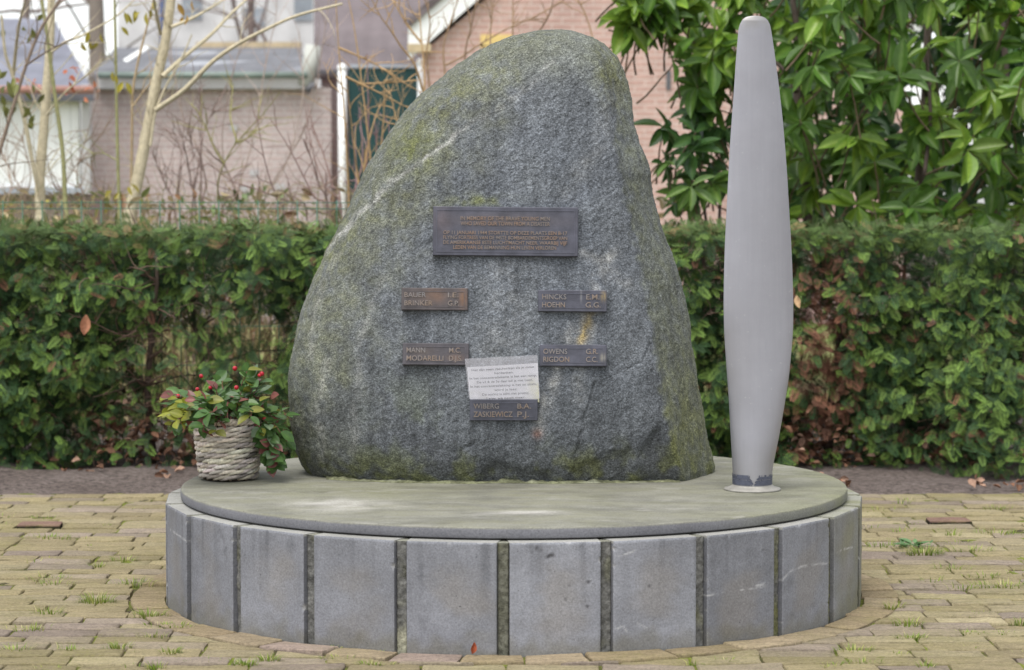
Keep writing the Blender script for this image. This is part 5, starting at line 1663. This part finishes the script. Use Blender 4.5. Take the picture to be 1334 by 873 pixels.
def scatter(n, xa, xb, ya, yb, Ya, Yb, keep=None):
    r = []
    while len(r) < n:
        x, y, Y = rng.uniform(xa, xb), rng.uniform(ya, yb), rng.uniform(Ya, Yb)
        if keep and not keep(x, y): continue
        r.append(tuple(P(x, y, Y)))
    return r
main = scatter(88, 1010, 1420, -60, 285, 4.7, 5.5) + scatter(165, 985, 1430, -80, 290, 5.4, 6.8) + scatter(34, 808, 985, -50, 110, 5.0, 5.7, lambda x, y: y < 25 + (x - 808) * .5) + scatter(16, 880, 960, 60, 120, 5.0, 5.6) + scatter(11, 806, 880, -25, 50, 5.0, 5.4)
evergreen('tall glossy evergreen shrub with whorls of long leaves behind the hedge at the right', main, 'evergreen_shrub',
          [([(1055, 320), (1050, 250), (1046, 190), (1038, 120), (1040, 60), (1030, -20)], 15, 6.0), ([(1038, 120), (1020, 90), (980, 60), (930, 20)], 7, 5.8), ([(1198, 330), (1196, 270), (1200, 200), (1205, 120), (1210, -10)], 16, 6.2), ([(1204, 230), (1212, 150), (1207, 60), (1215, 0)], 6, 5.2),
           ([(1300, 320), (1296, 220), (1310, 100), (1300, -20)], 14, 6.4), ([(1255, 215), (1285, 180)], 4, 5.2)], (0.072, 0.152, 0.024), (0.142, 0.245, 0.033), (.15, .225), 0)
low = scatter(20, 858, 950, 165, 285, 4.9, 5.6) + scatter(6, 900, 950, 130, 180, 5.0, 5.4)
evergreen('smaller leafy shrub with drooping leaves between the boulder and the propeller blade', low, 'evergreen_shrub',
          [([(925, 330), (915, 250), (908, 200)], 5, 5.3), ([(935, 330), (938, 240), (930, 160)], 5, 5.4)], (0.055, 0.125, 0.034), (0.10, 0.185, 0.038), (.12, .18), 1)
back = scatter(440, 1010, 1480, -120, 300, 7.4, 9.2)
evergreen('dense dark evergreen thicket filling the shade behind the glossy shrub', back, 'evergreen_shrub', [([(1120, 320), (1125, 150), (1120, -40)], 16, 8.4), ([(1260, 320), (1255, 150), (1250, -40)], 16, 8.6)], (0.03, 0.075, 0.022), (0.045, 0.105, 0.03), (.16, .22), 2)

# ------------------------------------------------------------------ BUILDINGS behind the garden
M_BR1 = m_brickwall('purple_grey_brick', (0.47, 0.375, 0.36), (0.53, 0.43, 0.405), (0.58, 0.53, 0.51))
M_BR2 = m_brickwall('pink_brick', (0.47, 0.305, 0.265), (0.51, 0.34, 0.295), (0.57, 0.45, 0.405))
M_DARKBR = m_brickwall('brown_brick', (0.30, 0.225, 0.205), (0.34, 0.26, 0.24), (0.3, 0.27, 0.25))  # brownish brick for the wall below the sill
def m_roof(name, col, light=0.0):
    t = NT(name); co = t.coords()
    f = t.ramp(t.noise(co, 1.6, 6, 0.65), [(0.3, 0.75), (0.7, 1.3)])
    wv = t.n('ShaderNodeTexWave', wave_type='BANDS', bands_direction='X'); t.l(co, wv.inputs[0]); wv.inputs['Scale'].default_value = 1.4; wv.inputs['Distortion'].default_value = 0.4
    wz = t.n('ShaderNodeTexWave', wave_type='BANDS', bands_direction='Z'); t.l(co, wz.inputs[0]); wz.inputs['Scale'].default_value = 1.6
    c = t.mix(1.0, col, f, 'MULTIPLY')
    if light:
        li = t.ramp(t.noise(t.mapped(co, (.7, 1, 1)), 1.1, 4, 0.5), [(0.52, 0.0), (0.62, 1.0)])
        c = t.mix(t.math('MULTIPLY', li, light), c, (0.62, 0.65, 0.7))  # pale streaks painted in as sky reflections on the roof
    return t.pbr(c, 0.6, t.bump(t.math('ADD', wv.outputs['Fac'], wz.outputs['Fac']), 0.4, 0.03), spec=0.35)
M_ROOF1 = m_roof('grey_felt_roof', (0.13, 0.133, 0.145), 0.4)
M_ROOF2 = m_roof('blue_grey_tiles', (0.165, 0.17, 0.205))
M_ROOF3 = m_roof('brown_grey_tiles', (0.135, 0.112, 0.115))
def bx(px0, py0, px1, py1, Y, depth, mat, name, parent, zfloor=None, smooth=False):
    a = P(px0, py0, Y); b = P(px1, py1, Y)
    m = MB(); z0 = b[2] if zfloor is None else zfloor
    m.box((a[0], Y, z0), (b[0], Y + depth, a[2]), None)
    return m.build(name, mat, parent, smooth)

YB = 18.0
shed = empty('brick_shed', (P(280, 200, YB)[0], YB, 0), 'low purple grey brick shed with a flat grey roof edge behind the young trees', 'shed')
bx(117, 114, 432, 300, YB, 4.0, M_BR1, 'wall', shed, -0.1)
bx(126, 99.5, 402, 115.5, YB - .16, .14, MAT['greyboard'], 'fascia_board', shed)
m = MB(); a = P(128, 98, YB - .22); b = P(400, 98, YB - .22)
m.tube([a, b], .035, 10); m.build('gutter', m_flat('mossy_zinc', (0.20, 0.25, 0.22), 0.6, 3, .3), shed)
m = MB(); e0, e1 = P(120, 97, YB - .1), P(404, 97, YB - .1); r0, r1 = P(150, 62, YB + 3.6), P(392, 62, YB + 3.6)
th = np.array([0, 0, -.08])
m.hexa([e0 + th, e1 + th, r1 + th, r0 + th, e0, e1, r1, r0]); m.build('roof', M_ROOF1, shed, False)
m = MB(); a, b = P(392, 60, YB + 3.62), P(255, 60, YB + 3.62)
m.box((b[0], YB + 3.63, b[2] - .06), (a[0], YB + 3.75, b[2] + .05)); m.build('ridge_board', MAT['beige'], shed, False)
m = MB()
m.tube([P(408, 60, YB - .1), P(404, 85, YB - .12), P(398, 112, YB - .14)], .085, 10); m.build('downpipe', m_flat('pale_zinc', (0.46, 0.47, 0.43), .6, 3, .2), shed)
m = MB(); m.tube([P(402, 112, YB - .2), P(407, 117, YB - .2)], .06, 10); m.build('pipe_mouth', MAT['dark'], shed)
m = MB(); e = [P(160, 78, YB - .2), P(165, 81, YB - .2), P(194, 63, YB + .1), P(190, 59, YB + .1)]
m.hexa([e[0], e[1], e[2], e[3]] + [q_ + np.array([0, .06, 0]) for q_ in e]); m.build('white_verge_board', MAT['white'], shed, False)
for (wx, wy) in ((305, 166), (331, 225), (317, 245), (365, 243)):
    bx(wx - 6, wy - 4, wx + 6, wy + 4, YB - .012, .014, MAT['greyboard'], 'pale_plate', shed)  # small pale plates set on the wall for blurred white spots

wg = empty('white_boarded_garage', (P(20, 200, 16.8)[0], 16.8, 0), 'white boarded garage wall with a grey sill at the far left', 'garage')
a = P(-420, 121, 16.8); b = P(104, 245, 16.8)
m = MB(); x = a[0]
while x < b[0] - .02:
    m.box((x, 16.8 + .004 * rng.random(), b[2]), (min(x + .142, b[0]), 16.9, a[2])); x += .146
m.build('boards', MAT['white'], wg, False)
bx(-420, 244.5, 108, 252.5, 16.74, .2, MAT['sill'], 'sill', wg)
bx(-420, 253, 117, 300, 16.86, 3.6, M_DARKBR, 'wall', wg, -0.1)
bx(105.5, 110, 117.5, 252, 16.76, .15, MAT['greyboard'], 'corner_post', wg)
m = MB(); e0, e1 = P(-440, 119, 16.6), P(122, 119, 16.6); r0, r1 = P(-410, 24, 20.6), P(70, 24, 20.6)
th = np.array([0, 0, -.1]); m.hexa([e0 + th, e1 + th, r1 + th, r0 + th, e0, e1, r1, r0]); m.build('roof', M_ROOF2, wg, False)
m = MB(); m.tube([P(-440, 117, 16.5), P(122, 117, 16.5)], .04, 8); m.build('gutter', m_flat('copper_red_gutter', (0.40, 0.22, 0.18), .6), wg)

gt = empty('garden_gate', (P(497, 200, 17.6)[0], 17.6, 0), 'dark green garden gate between two white round topped posts left of the boulder', 'gate')
a = P(454, 88, 17.65); b = P(547, 300, 17.65)
m = MB(); x = a[0]
while x < b[0] - .01:
    m.box((x, 17.65 + .003 * rng.random(), -.02), (min(x + .108, b[0]), 17.69, a[2])); x += .111
m.build('gate_boards', MAT['green'], gt, False)
bx(454, 84, 547, 88.5, 17.63, .08, MAT['sill'], 'top_rail', gt)
for wx, ty in ((445.5, 85), (549, 78)):
    m = MB(); p = P(wx, ty, 17.55)
    m.tube([(p[0], p[1], -.05), (p[0], p[1], p[2] * .6), (p[0], p[1], p[2] - .03)], .043, 16)
    ball(m, (p[0], p[1], p[2] - .03), .05)
    m.build('gate_post', MAT['white'], gt)

wing = empty('tiled_house', (P(480, 60, 21)[0], 21, 0), 'brown grey tiled roof of a house behind the green gate', 'house')
bx(418, 88, 560, 300, 21.0, 5.0, M_BR1, 'wall', wing, -.1)
m = MB(); e0, e1 = P(408, 92, 20.8), P(566, 92, 20.8); r0, r1 = P(412, -160, 26.5), P(600, -160, 26.5)
th = np.array([0, 0, -.1]); m.hexa([e0 + th, e1 + th, r1 + th, r0 + th, e0, e1, r1, r0]); m.build('roof', M_ROOF3, wing, False)
bx(410, 91, 566, 96, 20.6, .16, MAT['dark'], 'gutter', wing)

ph = empty('brick_house', (P(800, 100, 17)[0], 17, 0), 'pink brick house gable behind the boulder with a white verge board', 'house')
Yh = 17.0
A = [P(553, 330, Yh), P(1180, 330, Yh), P(1180, -420, Yh), P(700, -420, Yh)]
kl = P(553, 66, Yh); kr = P(632, 0, Yh); ktop = P(632 + 300, -250, Yh)
x1 = P(1180, 0, Yh)[0]; slope = (kr[2] - kl[2]) / (kr[0] - kl[0])
xm = (kl[0] + x1) / 2; zm = kl[2] + slope * (xm - kl[0])
prof = [(kl[0], -.1), (x1, -.1), (x1, kl[2]), (xm, zm), (kl[0], kl[2])]
V = [(x_, Yh, z_) for x_, z_ in prof] + [(x_, Yh + 8.0, z_) for x_, z_ in prof]
m = MB(); m.add(V, [[0, 1, 2, 3, 4], [9, 8, 7, 6, 5]] + [[k, k + 5, (k + 1) % 5 + 5, (k + 1) % 5] for k in range(5)])
m.build('gable_wall', M_BR2, ph, False)
for side in (0, 1):
    m = MB()
    lo = np.array([kl[0] - .16, 0, kl[2] - .10]) if side == 0 else np.array([x1 + .16, 0, kl[2] - .10])
    hi = np.array([xm, 0, zm + .12])
    up_ = np.array([0, 0, .33])
    pts = [lo, hi, hi + up_, lo + up_]
    m.hexa([p + np.array([0, Yh - .10, 0]) for p in pts] + [p + np.array([0, Yh - .03, 0]) for p in pts])
    m.build('verge_board', MAT['white'], ph, False)
    m = MB()
    pts = [lo + up_ * .95, hi + up_ * .95, hi + up_ * .95 + np.array([0, 0, .1]), lo + up_ * .95 + np.array([0, 0, .1])]
    m.hexa([p + np.array([0, Yh - .14, 0]) for p in pts] + [p + np.array([0, Yh + 8.1, 0]) for p in pts])
    m.build('roof', M_ROOF3, ph, False)
bx(531, 57, 561, 68, Yh - .12, .2, MAT['beige'], 'corbel_stone', ph)
bx(626, 45, 668, 62, Yh - .03, .05, MAT['yellow'], 'window_lintel', ph)
bx(868, 92, 874, 117, Yh - .012, .02, MAT['dark'], 'wall_slot', ph)

fh = empty('rendered_house', (P(300, 30, 34)[0], 34, 0), 'far pale rendered house beyond the shed roof', 'house')
bx(150, -300, 440, 70, 34, 6, MAT['render'], 'wall', fh, -.1)
for (wx, wy, ww, wh) in ((250, 10, 26, 30), (330, 22, 30, 24), (395, 10, 24, 34)):
    bx(wx - ww / 2, wy - wh / 2, wx + ww / 2, wy + wh / 2, 33.97, .05, MAT['gl'], 'window', fh)
bx(206, -200, 213, 70, 33.9, .1, MAT['bluepaint'], 'drainpipe', fh)
bx(440, -100, 441, 60, 33.95, .02, MAT['dark'], 'joint_line', fh)

def far_tree(label, px0, Y, w0, hgt, n, col):
    foot = P(px0, 300, Y); foot[2] = 0
    root = empty('bare_tree', foot, label, 'tree')
    pts = wander(foot, (rng.normal(0, .05), 0, 1), hgt, 10, .05)
    m = MB(); m.tube(pts, np.linspace(pr(w0, Y), pr(w0 * .35, Y), 11), 10, col); m.build('trunk', MAT['bark'], root)
    m = MB(); twigs(m, pts[3:], n, (1.0, 2.6), .03, col, .8, 2, .3); m.build('crown', MAT['bark'], root)
far_tree('large grey trunked bare tree beyond the garage roof', 122, 27, 30, 8, 26, (0.20, 0.17, 0.14))
far_tree('bare tree with fine branches before the pale house beyond the shed', 350, 30, 14, 8, 26, (0.24, 0.19, 0.17))
far_tree('bare tree at the far left beyond the garage roof', 10, 29, 16, 8, 24, (0.24, 0.20, 0.18))
